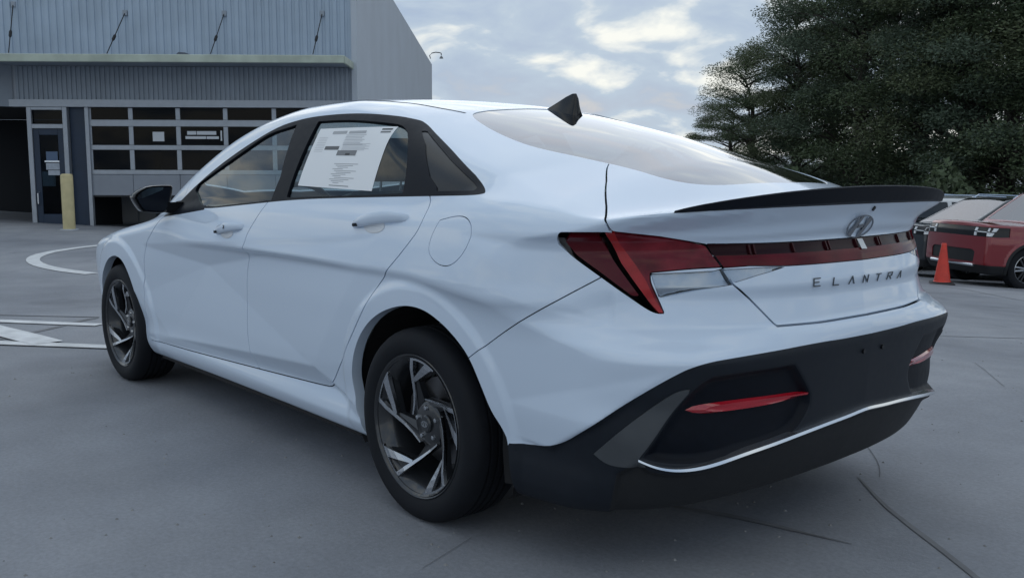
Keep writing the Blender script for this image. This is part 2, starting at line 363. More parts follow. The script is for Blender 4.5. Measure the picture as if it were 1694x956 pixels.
_DW, _DZ = .005, .004
_GX = np.arange(-1.7, 3.75, _DW); _GZ = np.arange(.1, 1.15, _DZ)
def _blur(A, ax, s):
    k = np.exp(-.5*(np.arange(-12,13)/s)**2); k /= k.sum()
    A = np.moveaxis(A, ax, 0)
    P = np.concatenate([A[:1]]*12 + [A] + [A[-1:]]*12, 0)
    out = sum(k[i]*P[i:i+len(A)] for i in range(25))
    return np.moveaxis(out, 0, ax)
def build_relief():
    X, Z = np.meshgrid(_GX, _GZ, indexing='ij'); D = np.zeros_like(X)
    def tri(*t):
        (x0,z0,d0),(x1,z1,d1),(x2,z2,d2) = t
        den = (z1-z2)*(x0-x2) + (x2-x1)*(z0-z2)
        a = ((z1-z2)*(X-x2) + (x2-x1)*(Z-z2))/den
        b = ((z2-z0)*(X-x2) + (x0-x2)*(Z-z2))/den
        c = 1-a-b
        m = (a>=-1e-9)&(b>=-1e-9)&(c>=-1e-9)
        D[m] = (a*d0+b*d1+c*d2)[m]
    # door facets
    P0=(2.36,.755,0); P1=(1.65,.700,-.042); P2=(.20,.913,0)
    P3=(.67,.400,.014); P4=(2.10,.315,.008)
    B0=(2.26,.270,-.002); B1=(.56,.325,-.024); R0=(.30,.48,0); R1=(.40,.30,-.004); F0=(2.40,.50,0); F1=(2.44,.30,0)
    tri(P0,P1,P2); tri(P1,P3,P2); tri(P2,P3,R0); tri(P1,P4,P3); tri(P0,F0,P1); tri(F0,P4,P1); tri(F0,F1,P4)
    tri(F1,B0,P4); tri(P4,B0,B1); tri(P4,B1,P3); tri(P3,B1,R1); tri(P3,R1,R0)
    S0=(2.26,.22,0); S1=(.56,.24,0); S2=(.34,.24,0)
    tri(B0,S0,S1); tri(B0,S1,B1); tri(B1,S1,S2); tri(B1,S2,R1)
    # undercut from the fuel flap to the tail lamp
    Q0=(-.25,.946,0); Q1=(-.72,.968,0); Q2=(-.72,.895,-.038); Q3=(-.72,.72,-.004); Q4=(-.36,.80,0)
    tri(Q0,Q1,Q2); tri(Q0,Q2,Q3); tri(Q0,Q3,Q4)
    # rear bumper flank
    W0=(-.42,.470,0); W1=(-.86,.625,0); W2=(-.70,.465,.020); W3=(-.57,.36,.010); W4=(-.44,.37,0)
    tri(W0,W1,W2); tri(W0,W2,W3); tri(W0,W3,W4)
    # boot lid facet outboard of the centre
    C0=(-.716,.968,0); C1=(-.86,1.022,.022); C2=(-.86,.952,-.018); C3=(-1.15,.945,-.010); K1=(-1.125,1.045,.016); K2=(-1.6,.945,0); K3=(-1.6,1.045,.004)
    tri(C0,C1,C2); tri(C1,K1,C2); tri(K1,C3,C2); tri(C3,K1,K2); tri(K1,K3,K2)
    D = _blur(_blur(D,0,.7),1,.7)
    # sunken light bar and bumper recess
    sd = poly_sd(X, Z, F_BAR); D -= .012*(1 - sstep(-.010, .002, sd))
    sd = poly_sd(X, Z, F_RECESS); D -= .024*(1 - sstep(-.024, .000, sd))
    sd = poly_sd(X, Z, F_UNDER); D -= .020*(1 - sstep(-.014, .000, sd))
    sd = poly_sd(X, Z, F_LAMP); D += .003*(1 - sstep(-.008, .003, sd))
    return _blur(_blur(D,0,.7),1,.7)
_REL = build_relief()
def relief(w, z):
    fx = np.clip((w-_GX[0])/_DW, 0, len(_GX)-1.001); fz = np.clip((z-_GZ[0])/_DZ, 0, len(_GZ)-1.001)
    i = fx.astype(np.int32); j = fz.astype(np.int32); a = fx-i; b = fz-j
    k = i*_REL.shape[1] + j; R = _REL.ravel(); n = _REL.shape[1]
    return ((R[k]*(1-a)+R[k+n]*a)*(1-b) + (R[k+1]*(1-a)+R[k+n+1]*a)*b)

def flare(x, z):
    """raised band round the wheel openings"""
    o = 0
    for cx, R in ((0., .385), (WHEELBASE, .375)):
        r = np.hypot(x-cx, (z-WHEEL_Z))
        up = sstep(.16, .34, z)
        o = o + (.011 * (1 - sstep(R+.055, R+.095, r)) * up)
    return o

REL_K = [1.0]
def body(x, y, z):
    x = np.asarray(x, float); y = np.abs(y); z = np.asarray(z, float)
    S = f_W(x) + f_sec(z) + flare(x, z)
    # rockers pull in between the wheels
    side = y - S
    rear = (f_rear(z) + f_rearplan(y)*f_pfac(z)) - x
    front = x - (f_front(z) - f_frontplan(y))
    top = z - (f_top(x) - .05*y*y*sstep(-.9,-.6,x)*(1-sstep(1.6,2.5,x)) - .035*y*y*sstep(-.6,-.9,x) - .125*y*y*sstep(1.6,2.5,x))
    bot = (.17 + .05*sstep(-.4,-1.0,x)) - z
    kr = .05 + .10*(1 - sstep(.80,.97,z))
    low = smax(side*.97, rear*.97, kr)
    low = low - relief(wrap_xy(x, y), z)*REL_K[0]
    low = smax(low, front, .12)
    low = smax(low, top, .05 - .036*sstep(-.5,-.74,x))
    low = smax(low, bot, .03)
    zz = np.maximum(z - 1.0, -.2)
    cs = (y - (f_cab(x) - .40*zz - .50*zz*zz)) * .9
    roof = (z - (f_roof(x) - f_crown(x)*y*y)) * .93
    cab = smax(cs, roof, .075)
    cab = smax(cab, .8 - z, .02)
    k = .03 + .13*sstep(.1,-.45,x)*sstep(-.86,-.52,x)
    return smax(smin(low, cab, k), rear*.97 - .015, .03)

def body_normal(P, h=.0025, fn=None):
    body = fn or globals()['body']
    g = np.empty_like(P)
    for a in range(3):
        d = np.zeros(3); d[a] = h
        A = P + d; B = P - d
        g[:,a] = body(A[:,0],A[:,1],A[:,2]) - body(B[:,0],B[:,1],B[:,2])
    return g / np.maximum(np.linalg.norm(g, axis=1, keepdims=True), 1e-9)

def cast(O, D, tmax, n=48, it=22, fn=None):
    """first inside->outside crossing from an inner point O along D"""
    body = fn or globals()['body']
    N = len(D); lo = np.zeros(N); hi = np.full(N, tmax); found = np.zeros(N, bool)
    prev = np.zeros(N)
    for t in np.linspace(0, tmax, n)[1:]:
        P = O + D*t
        v = body(P[:,0],P[:,1],P[:,2])
        new = (v > 0) & ~found
        lo[new] = prev[new]; hi[new] = t; found |= new
        prev[:] = t
    for _ in range(it):
        m = (lo+hi)/2; P = O + D*m[:,None]
        o = body(P[:,0],P[:,1],P[:,2]) > 0
        hi = np.where(o, m, hi); lo = np.where(o, lo, m)
    return O + D*((lo+hi)/2)[:,None]

# ---------------------------------------------------------------- car body mesh
class Tri:
    """triangle soup with vertex normals"""
    def __init__(s, V, N, F): s.V, s.N, s.F = V, N, F
    @property
    def w(s): return wrap(s.V)
    @property
    def z(s): return s.V[:,2]
    def sub(s, keep):
        F = s.F[keep]; u, inv = np.unique(F.ravel(), return_inverse=True)
        return Tri(s.V[u], s.N[u], inv.reshape(-1,3))
    def cut(s, f):
        """split along f = 0 -> (f < 0, f > 0)"""
        f = np.where(np.abs(f) < 2e-5, np.where(f < 0, -2e-5, 2e-5), f)
        neg = f < 0; c = neg[s.F].sum(1)
        mixed = (c == 1) | (c == 2)
        if not mixed.any(): return s.sub(c == 3), s.sub(c == 0)
        FM = s.F[mixed]; nm = neg[FM]; one = c[mixed] == 1
        lone = np.where(one, nm.argmax(1), (~nm).argmax(1))
        r = np.arange(len(FM))
        a, b, d = FM[r,lone], FM[r,(lone+1)%3], FM[r,(lone+2)%3]
        n = len(s.V)
        def key(i, j): return np.minimum(i,j).astype(np.int64)*n + np.maximum(i,j)
        k1, k2 = key(a,b), key(a,d)
        u, inv = np.unique(np.concatenate([k1,k2]), return_inverse=True)
        i, j = u//n, u%n; t = (f[i]/(f[i]-f[j]))[:,None]
        V = np.concatenate([s.V, s.V[i]+(s.V[j]-s.V[i])*t]); N = s.N[i]+(s.N[j]-s.N[i])*t
        N = np.concatenate([s.N, N/np.linalg.norm(N,axis=1,keepdims=True)])
        e1, e2 = n+inv[:len(a)], n+inv[len(a):]
        L = np.stack([a,e1,e2],1); Q = np.concatenate([np.stack([e1,b,d],1), np.stack([e1,d,e2],1)])
        Lin = np.concatenate([s.F[c==3], L[one], Q[np.concatenate([~one,~one])]])
        Out = np.concatenate([s.F[c==0], L[~one], Q[np.concatenate([one,one])]])
        def pack(F):
            u, inv = np.unique(F.ravel(), return_inverse=True); return Tri(V[u], N[u], inv.reshape(-1,3))
        return pack(Lin), pack(Out)
    def panel(s, poly, g, proj='wz'):
        """cut a panel out, leaving a shut line of half width g"""
        a, rest = s.cut(s.sd(poly, proj) + g)
        if g > 0: _, rest = rest.cut(rest.sd(poly, proj) - g)
        return a, rest
    def sd(s, poly, proj='wz'):
        if proj == 'wz': return poly_sd(s.w, s.z, poly)
        if proj == 'xy': return poly_sd(s.V[:,0], np.abs(s.V[:,1]), poly)
        return poly_sd(np.abs(s.V[:,1]), s.V[:,2], poly)
    def offset(s, d): return Tri(s.V - s.N*d, s.N, s.F)
    def flange(s, depth=.010):
        """turn the open edges inwards so that panels have thickness"""
        E = np.concatenate([s.F[:,[0,1]], s.F[:,[1,2]], s.F[:,[2,0]]])
        n = len(s.V); k = np.minimum(E[:,0],E[:,1]).astype(np.int64)*n + np.maximum(E[:,0],E[:,1])
        u, idx, cnt = np.unique(k, return_index=True, return_counts=True)
        B = E[idx[cnt == 1]]
        y = np.abs(s.V[:,1]); B = B[(y[B[:,0]] > .002) | (y[B[:,1]] > .002)]
        if not len(B): return s
        P, Q = s.V[B[:,0]], s.V[B[:,1]]; d0, d1 = s.N[B[:,0]]*depth, s.N[B[:,1]]*depth
        for P_, d_ in ((P, d0), (Q, d1)):
            w_, z_ = wrap(P_), P_[:,2]
            for poly in (F_ARCH_R, F_ARCH_F):
                m = np.abs(poly_sd(w_, z_, poly)) < .004
                d_[m] = np.array([0, .04, 0])*np.sign(P_[m][:,1:2])
        V = np.concatenate([P, Q, Q-d1, P-d0]); m = len(B); i = np.arange(m)
        N = np.cross(Q-P, -d0); N /= np.maximum(np.linalg.norm(N,axis=1,keepdims=True), 1e-9)
        F = np.concatenate([np.stack([i+m, i, i+3*m],1), np.stack([i+m, i+3*m, i+2*m],1)]) + n
        return Tri(np.concatenate([s.V, V]), np.concatenate([s.N, -N, -N, -N, -N]), np.concatenate([s.F, F]))
    def mirror(s): return Tri(s.V*[1,-1,1], s.N*[1,-1,1], s.F[:,::-1])
    def both(s):
        m = s.mirror(); return Tri(np.concatenate([s.V,m.V]), np.concatenate([s.N,m.N]), np.concatenate([s.F, m.F+len(s.V)]))
    def build(s, name, m, parent): return add(name, s.V, s.F, m, parent, normals=s.N)

def half_grid():
    zs = .62; dx = 2.6
    az_r = np.radians(np.linspace(90, 0, 235)); xs = np.linspace(0, dx, 275)[1:]; az_f = np.radians(np.linspace(0, 90, 70))[1:]
    O = np.concatenate([np.c_[0*az_r, 0*az_r, 0*az_r+zs], np.c_[xs, 0*xs, 0*xs+zs], np.c_[0*az_f+dx, 0*az_f, 0*az_f+zs]])
    D = np.concatenate([np.c_[-np.sin(az_r), np.cos(az_r)], np.c_[0*xs, 0*xs+1], np.c_[np.sin(az_f), np.cos(az_f)]])
    ph = np.radians(np.concatenate([np.linspace(50, 118, 185), np.linspace(118, 180, 122)[1:]]))
    n, m = len(O), len(ph)
    OO = np.repeat(O, m, 0); DD = np.repeat(D, m, 0); pp = np.tile(ph, n)
    R = np.c_[DD[:,0]*np.sin(pp), DD[:,1]*np.sin(pp), -np.cos(pp)]
    P = cast(OO + R*.12, R, 1.25, 34, 15)
    P[np.abs(P[:,1]) < 1e-5, 1] = 0
    N = body_normal(P)
    N[P[:,1] < 1e-5, 1] = 0; N /= np.linalg.norm(N, axis=1, keepdims=True)
    i = np.arange(n*m).reshape(n, m)
    a, b, c, d = i[:-1,:-1].ravel(), i[1:,:-1].ravel(), i[1:,1:].ravel(), i[:-1,1:].ravel()
    F = np.concatenate([np.stack([a,c,b],1), np.stack([a,d,c],1)])
    X = P[F]; ar = np.linalg.norm(np.cross(X[:,1]-X[:,0], X[:,2]-X[:,0]), axis=1)
    return Tri(P, N, F[ar > 1e-9])
def surf_wz(w, z):
    """point on the body skin at an unrolled position"""
    w = np.atleast_1d(np.asarray(w, float)); z = np.atleast_1d(np.asarray(z, float))
    th = np.maximum(XC - w, 0)/.88
    O = np.c_[np.where(w > XC, w, XC), 0*w, z]; D = np.c_[-np.sin(th), np.cos(th), 0*w]
    t = np.full(len(w), 1.3); lo = np.full(len(w), .3); hi = t.copy(); done = np.zeros(len(w), bool)
    for s in np.linspace(1.3, .3, 120):
        P = O + D*s; ins = (body(P[:,0],P[:,1],P[:,2]) < 0) & ~done
        lo[ins] = s; hi[ins] = s + 1/119; done |= ins
    for _ in range(20):
        m = (lo+hi)/2; P = O + D*m[:,None]; o = body(P[:,0],P[:,1],P[:,2]) > 0
        hi = np.where(o, m, hi); lo = np.where(o, lo, m)
    P = O + D*((lo+hi)/2)[:,None]
    return P, body_normal(P)
def surf_yz(y, z):
    y = np.atleast_1d(np.asarray(y, float)); z = np.atleast_1d(np.asarray(z, float))
    w = None; lo = np.full(len(y), -.4); hi = np.full(len(y), -1.3)
    done = np.zeros(len(y), bool)
    for s in np.linspace(-1.3, -.4, 90):
        ins = (body(np.full(len(y), s), y, z) < 0) & ~done
        lo[ins] = s; hi[ins] = s - .9/89; done |= ins
    for _ in range(20):
        m = (lo+hi)/2; o = body(m, y, z) > 0
        hi = np.where(o, m, hi); lo = np.where(o, lo, m)
    P = np.c_[(lo+hi)/2, y, z]; return P, body_normal(P)

# ---- materials
M_PAINT = mat('white_paint', (.63,.725,.85), .35, coat=.8, coat_rough=.04, spec=.4)
M_GLOSSBLK = mat('gloss_black_trim', (.008,.009,.011), .18, spec=.4)
M_SATBLK = mat('satin_black_plastic', (.004,.006,.011), .5, spec=.16, noise=.15, nscale=40)
M_MATBLK = mat('matte_black_plastic', (.008,.009,.011), .65, noise=.2, nscale=60, bump=.05, bscale=400)
M_LINER = mat('liner_black', (.008,.008,.009), .85)
M_GREYTRIM = mat('grey_satin_trim', (.085,.092,.10), .42, metal=.35, noise=.06, nscale=20)
M_CHROME = mat('satin_chrome', (.72,.75,.79), .20, metal=1)
M_DKCHROME = mat('dark_chrome', (.16,.17,.18), .22, metal=1)
M_GLASS_D = glass('door_glass', (.66,.77,.78), ior=1.36)
M_GLASS_B = glass('back_glass', (.10,.12,.13), boost=.20)
M_GLASS_W = glass('windshield_glass', (.80,.86,.86))
M_LENS = mat('red_lens', (.17,.014,.022), .16, spec=.28, noise=.45, nscale=14)
M_LENS_DK = mat('dark_red_lens', (.085,.005,.010), .14, spec=.28)
M_LENS_BR = mat('bright_red_lens', (.36,.028,.030), .16, spec=.28, noise=.2, nscale=20)
M_LENS_BK = mat('black_red_lens', (.020,.0025,.005), .25, spec=.14)
M_LENS_CLR = glass('clear_lens', (.80,.84,.88), boost=.02)
M_LAMPIN = mat('lamp_reflector_red', (.62,.09,.10), .3, metal=.6, noise=.35, nscale=26)
M_LAMPDK = mat('lamp_housing_dark', (.20,.02,.03), .35)
M_LAMPCLR = mat('lamp_reflector_clear', (.55,.58,.62), .25, metal=.8)
M_RED = mat('red_reflector', (.42,.006,.018), .12, coat=1)

car = empty('white_sedan'); tag(car, 'white four-door sedan with black boot lip spoiler and price sheet in the rear door window', 'car')
H = half_grid()
_, H = H.cut(H.sd(F_ARCH_R)); _, H = H.cut(H.sd(F_ARCH_F))
# greenhouse
dlo, H = H.cut(H.sd(F_DLO)); sail, H = H.cut(H.sd(F_SAIL))
rg, H = H.cut(np.maximum(H.sd(F_RGLASS, 'xy'), 1.0-H.z))
F_WSHIELD = [(1.44,-.05),(1.44,.2),(1.40,.46),(1.38,.53),(1.5,.575),(1.75,.65),(1.98,.715),(2.06,.725),(2.20,.62),(2.34,.35),(2.38,-.05)]
ws, H = H.cut(np.maximum(H.sd(F_WSHIELD, 'xy'), .93-H.z))
# rear end
lid, H = H.panel(F_LID, .0026)
bar, lid = lid.panel(F_BAR, .0012)
revlid, lid = lid.panel(F_REVLID, .0006)
lamp, H = H.panel(F_LAMP, .0015)
rev, H = H.panel(F_REV, .0008)
bump, H = H.panel(F_BUMPER, .0016)
black, bump = bump.cut(bump.sd(F_BLACK))
grey, black = black.cut(black.sd(F_GREY) + .002)
recess, black = black.cut(black.sd(F_RECESS) + .004)
under, black = black.cut(black.sd(F_UNDER) + .001)
# doors
def upto(line, z): return [p for p in line if p[1] < z]
midl = [(1.035,1.05),(1.04,1.023)] + upto(F_DOOR_MID_LINE, 1.0)
botl = [(1.856,.275),(2.362,.266)]
door_front = midl + botl + F_DOOR_FRONT_LINE[::-1][1:] + [(2.05,.94),(1.65,1.0)]
rl = [p for p in F_DOOR_REAR_LINE if p[1] < 1.045 and p[0] < 1.0]
door_rear = rl + midl[::-1] + [(.5,1.06),(.03,1.07)]
door_front, door_rear = soften(door_front, 2), soften(door_rear, 2)
dfr, H = H.panel(door_front, .0021)
drr, H = H.panel(door_rear, .0021)
fuel, H = H.panel(F_FUEL, .0013)
hood, H = H.cut(np.maximum(H.sd(F_HOOD,'xy') + .002, .6-H.z)); _, H = H.cut(np.maximum(H.sd(F_HOOD,'xy') - .002, .6-H.z))
# front lamps and grille
head, H = H.cut(poly_sd(np.abs(H.V[:,1]), H.z, [(.42,.66),(.80,.70),(.93,.73),(.93,.66),(.80,.62),(.45,.61)]) + np.where(H.V[:,0] < 3.22, 9, 0))
grille, H = H.cut(poly_sd(np.abs(H.V[:,1]), H.z, [(-.1,.64),(.40,.64),(.70,.56),(.76,.40),(.55,.27),(-.1,.25)]) + np.where(H.V[:,0] < 3.1, 9, 0))

F_SILL = [(2.45,.262),(1.856,.272),(1.19,.294),(.637,.318),(.56,.327),(.50,.30),(.42,.262),(.38,.235),(.36,.1),(2.45,.1)]
shell = H
o = shell.flange().both().build('body_shell', M_PAINT, car)
hood.flange().both().build('hood', M_PAINT, car)
bumper = bump.flange(.012).both().build('rear_bumper', M_PAINT, car)
lido = lid.flange(.014).both().build('trunk_lid', M_PAINT, car)
for t_ in (head, head.mirror()):
    hl = t_.build('headlamp', M_LENS_CLR, car); t_.offset(.02).build('lamp_housing', M_DKCHROME, hl)
grille.both().build('grille', M_GLOSSBLK, car)
lowb = black.flange(.02).both().build('lower_bumper', mat('bumper_black', (.009,.0125,.019), .5, spec=.3, noise=.1, nscale=40), bumper)
under.both().build('bumper_valance', M_MATBLK, bumper)
for sgn in (1, -1):
    side = (lambda t: t) if sgn > 0 else (lambda t: t.mirror())
    gi = grey.offset(-.004).flange(.012)
    side(gi).build('corner_blade', M_GREYTRIM, bumper); side(recess).build('corner_recess', M_SATBLK, bumper)
    d1 = side(dfr.flange()).build('door', M_PAINT, car); d2 = side(drr.flange()).build('door', M_PAINT, car)
    side(fuel.flange()).build('fuel_flap', M_PAINT, car) if sgn > 0 else side(fuel.flange()).build('quarter_panel_patch', M_PAINT, o)
    # black window surrounds and panes
    q = dlo
    qr, q2 = q.cut(poly_sd(q.w, q.z, [(.36,1.42),(.352,1.306),(.179,1.212),(.047,1.111),(-.014,1.041),(-.014,.9),(-.6,.9),(-.6,1.42)]) + .0015)
    fr, rr = q2.cut(poly_sd(q2.w, q2.z, [(1.04,1.5),(1.025,1.25),(1.04,.9),(2.4,.9),(2.4,1.5)]) + .0015)
    gf, fr = fr.cut(fr.sd(F_GLASS_F)); gr, rr = rr.cut(rr.sd(F_GLASS_R))
    side(fr.flange(.014)).build('window_frame', M_SATBLK, d1); side(rr.flange(.014)).build('window_frame', M_SATBLK, d2)
    side(gf.offset(.008)).build('window_pane', M_GLASS_D, d1); side(gr.offset(.008)).build('window_pane', M_GLASS_D, d2)
    ql, qr = qr.cut(qr.sd([(.215,1.20),(-.02,1.075),(-.03,1.062),(-.20,1.066),(-.21,1.075),(.02,1.165),(.25,1.262),(.27,1.262)]))
    side(qr.flange(.010)).build('quarter_trim', M_SATBLK, o); side(ql.offset(.003)).build('quarter_glass', mat('quarter_glass_dark',(.010,.012,.015),.3,spec=.35), o)
    side(sail.flange(.012)).build('mirror_sail', M_SATBLK, d1)
    # tail lamp: dark outer wedge, bright blade, hazy inner lens
    dk, lt = lamp.cut(poly_sd(lamp.w, lamp.z, [(-.50,1.0),(-.700,1.0),(-.704,.962),(-.740,.885),(-.808,.785),(-.838,.75),(-.80,.70),(-.5,.8)]))
    br, lt = lt.cut(poly_sd(lt.w, lt.z, [(-.69,1.0),(-.712,1.0),(-.735,.935),(-.775,.880),(-.800,.840),(-.822,.79),(-.850,.745),(-.82,.74),(-.79,.79),(-.73,.885),(-.69,.965)]))
    lens = side(lt.flange(.02)).build('tail_lamp', M_LENS, car)
    rim, core = dk.cut(-(dk.sd([(-.615,.950),(-.688,.952),(-.722,.89),(-.785,.800),(-.768,.800),(-.70,.853),(-.628,.905),(-.603,.938)])))
    bk, rim = (lambda t: (rim, core))(0)
    side(core.offset(.001)).build('lens', mat('deep_red_lens', (.13,.006,.010), .14, spec=.28), lens); side(rim.flange(.02)).build('lens_rim', M_LENS_DK, lens)
    b2 = br.offset(.0); side(b2.flange(.02)).build('light_blade', M_LENS_BR, lens)
    rv = side(rev.flange(.012)).build('reversing_lamp', M_LENS_CLR, lens)
    inn = rev.offset(.018); inn.V = inn.V - inn.N*(.008*np.abs(((wrap(inn.V)*34) % 1) - .5))[:,None]
    side(inn).build('lamp_housing', M_LAMPCLR, lens)
    side(revlid.flange(.01)).build('reversing_lens', M_LENS_CLR, lido); side(revlid.offset(.012)).build('lens_backing', M_LAMPCLR, lido)
# light bar across the lid
bu, bd = bar.cut(.9035 - bar.z)
bo = bd.both().build('light_bar', mat('bar_lens', (.10,.005,.010), .2, spec=.18, noise=.3, nscale=10), lido)
bu.offset(.006).both().build('light_bar_recess', M_LENS_BK, lido)
for y0 in (.0,.14,.155,.30,.44,.455):
    for sg in ((1,-1) if y0 else (1,)):
        ww_ = .0025; yy_ = np.array([y0-ww_,y0+ww_,y0+ww_,y0-ww_])*sg; zz_ = np.array([.906,.906,.930,.930]); P_, N_ = surf_yz(yy_, zz_)
        q_ = np.concatenate([P_-N_*.001, P_-N_*.008]); fix_normals(add('bar_rib', q_, [(0,1,2,3),(7,6,5,4),(0,4,5,1),(1,5,6,2),(2,6,7,3),(3,7,4,0)], mat('bar_rib_red',(.05,.010,.013),.35,spec=.2), lido))
rgo = rg.offset(.002).both().build('rear_window', M_GLASS_B, car)
ws.offset(.003).both().build('windshield', M_GLASS_W, car)
# black frame round the rear window, behind the glass
ring, _ = rg.offset(.006).cut(-(rg.sd(F_RGLASS, 'xy') + .035)); ring.both().build('window_band', M_GLOSSBLK, rgo)

# ---- chrome blade along the lower bumper
def resample(line, n):
    a = np.array(line, float); d = np.r_[0, np.cumsum(np.linalg.norm(np.diff(a,axis=0),axis=1))]
    t = np.linspace(0, d[-1], n); return np.c_[np.interp(t,d,a[:,0]), np.interp(t,d,a[:,1])]
W_C = XC - .88*math.pi/2
line = [p for p in F_STRIP if p[0] > W_C + .02] + [(W_C, .430)]
rs = resample(line, 70); k = np.hanning(7); k /= k.sum()
sm = rs.copy()
for a in (0,1): sm[3:-3,a] = np.convolve(rs[:,a], k, 'valid')
REL_K[0] = 0.0; Pm, Nm = surf_wz(sm[:,0], sm[:,1]); REL_K[0] = 1.0
kk = np.hanning(19); kk /= kk.sum()
for a in range(3):
    ext = np.r_[2*Pm[0,a]-Pm[9:0:-1,a], Pm[:,a], (2*Pm[-1,a]-Pm[-2:-11:-1,a]) if a != 0 and a != 2 else Pm[-2:-11:-1,a]]
    Pm[:,a] = np.convolve(ext, kk, 'valid')
    ext = np.r_[Nm[9:0:-1,a], Nm[:,a], Nm[-2:-11:-1,a]]; Nm[:,a] = np.convolve(ext, kk, 'valid')
Nm /= np.linalg.norm(Nm,axis=1,keepdims=True); Pm = Pm + Nm*.003
tp = np.linspace(0, 1, len(Pm)); hw = .0045 + .0035*sstep(0,.25,tp)
V = []; 
for P, N, h in zip(Pm, Nm, hw):
    V += [P - N*.01 + [0,0,h], P + N*.010 + [0,0,h*.7], P + N*.013 + [0,0,-h*.2], P + N*.006 + [0,0,-h], P - N*.01 + [0,0,-h]]
V = np.array(V); n = len(Pm)
F = [(i*5+j, (i+1)*5+j, (i+1)*5+(j+1)%5, i*5+(j+1)%5) for i in range(n-1) for j in range(5)]
V2 = V*[1,-1,1]; F2 = [tuple(q+len(V) for q in f[::-1]) for f in F]
fix_normals(add('chrome_blade', np.concatenate([V,V2]), F+F2, M_CHROME, bumper), 40)
# reflectors and plate screws
for sgn in (1,-1):
    pl = np.array(F_REFL); cen = pl.mean(0); top = pl[:5]; V = []; 
    pts = resample([*F_REFL, F_REFL[0]], 40)
    P, N = surf_wz(pts[:,0], pts[:,1]); ci = cen + (pts-cen)*.72
    Pi, Ni = surf_wz(ci[:,0], ci[:,1])
    Pc, Nc = surf_wz([cen[0]], [cen[1]])
    m = len(pts); V = np.concatenate([P+N*.001, Pi+Ni*.009, Pc+Nc*.011]); F = []
    for i in range(m):
        j = (i+1) % m; F += [(i,j,m+j,m+i), (m+i,m+j,2*m)]
    V = V*[1,sgn,1]; fix_normals(add('reflector', V, F, M_RED, bumper), 30)
for y in (.045,-.065):
    P, N = surf_yz([y],[.606]); mb = MB(); mb.lathe([(0,-.006),(.007,-.006),(.007,.001),(0,.0015)], 10, 'x', P[0]); mb.build('plate_screw', M_GLOSSBLK, bumper)
# diffuser below the blade
mb = MB(); ys = np.linspace(-.72,.72,25)
def dl(y, z, inset): return float(f_rear(z) + f_rearplan(abs(y))*f_pfac(z)) + inset
V = []; F = []
for y in ys: V += [(dl(y,.40,.075),y,.405),(dl(y,.34,.075),y,.335),(dl(y,.30,.06),y,.285),(dl(y,.30,.10),y,.235),(dl(y,.3,.45),y,.215)]
for i in range(len(ys)-1):
    for j in range(4): F.append((i*5+j, i*5+j+1, (i+1)*5+j+1, (i+1)*5+j))
fix_normals(add('diffuser', V, F, M_MATBLK, bumper))
for y in np.linspace(-.5,.5,6):
    mb = MB(); x = dl(y,.3,.03); mb.prism([(x-.004,.30),(x+.10,.232),(x+.10,.26),(x+.01,.335)], 'y', y-.006, y+.006); mb.build('diffuser_fin', M_MATBLK, bumper)

# ---- boot lip spoiler
ys = np.linspace(0, .722, 48); ze = 1.037 - .050*ys**2
E_, _ = surf_yz(ys, ze)
def top_z(x, y, lo=.95, hi=1.5):
    lo = np.zeros(len(x)) + lo; hi = np.zeros(len(x)) + hi
    for _ in range(22):
        m_ = (lo+hi)/2; o_ = body(x, y, m_) > 0; hi = np.where(o_, m_, hi); lo = np.where(o_, lo, m_)
    return lo
_ln = .006 + .089*np.maximum(1-(ys/.722)**2.2, 0)**.8
ZC_ = top_z(E_[:,0]+.012, ys, ze-.002)
for dz_ in (.004,.008,.014): E_[:,0] = np.minimum(E_[:,0], surf_yz(ys, ZC_-dz_)[0][:,0]*(1 if True else 0))
TOPZ = (top_z(E_[:,0]+.006+.45*_ln, ys, ZC_-.012), top_z(E_[:,0]+.010+_ln, ys, ZC_-.012))
V = []
for i, y in enumerate(ys):
    t = max(1 - (y/.722)**2.2, 0); x, z = E_[i,0], ZC_[i]; dz = .034*t**.6 + .004; ln = _ln[i]
    V += [(x+.002,y,z-.001-.015*t),(x-.002-.019*t,y,z-.008*t),(x-.003-.034*t,y,z+dz-.003),(x-.002-.030*t,y,z+dz),
          (x+.45*ln,y,max(z+dz*.72, TOPZ[0][i]+.004)),(x+ln,y,TOPZ[1][i]+.0006),(x+ln*.6+.004,y,z-.002-.022*t)]
k = 7; n = len(ys); F = [(i*k+j,(i+1)*k+j,(i+1)*k+(j+1)%k,i*k+(j+1)%k) for i in range(n-1) for j in range(k)] + [tuple((n-1)*k+j for j in range(k))]
V = np.array(V); F2 = [tuple(q+len(V) for q in f[::-1]) for f in F]
fix_normals(add('lip_spoiler', np.concatenate([V, V*[1,-1,1]]), F+F2, M_SATBLK, lido), 35)

# ---- badge, letters, latch button, paper tag
def rear_frame(y, z):
    P, N = surf_yz([y],[z]); P, N = P[0], N[0]
    ey = np.array([0,-1.,0]); ey = ey - N*(ey@N); ey /= np.linalg.norm(ey); ez = np.cross(N, ey); 
    if ez[2] < 0: ez = -ez
    return P, N, ey, ez
def on_rear(mb, c, pts, h, lift=0.0):
    P, N, a, b = c; n = len(pts)
    V = [P + a*u + b*v + N*lift for u,v in pts] + [P + a*u + b*v + N*(lift+h) for u,v in pts]
    F = [tuple(range(n)), tuple(range(n,2*n))] + [(i,(i+1)%n,(i+1)%n+n,i+n) for i in range(n)]
    mb.raw(V, F)
c = rear_frame(0, .968); mb = MB(); m = 40
A, B, T = .070, .037, .0030
for i in range(m):
    q0, q1 = 2*math.pi*i/m, 2*math.pi*(i+1)/m
    e = lambda q, t: ((A+t)*math.cos(q), (B+t)*math.sin(q))
    on_rear(mb, c, [e(q0,0), e(q1,0), e(q1,-T), e(q0,-T)], .004, .001)
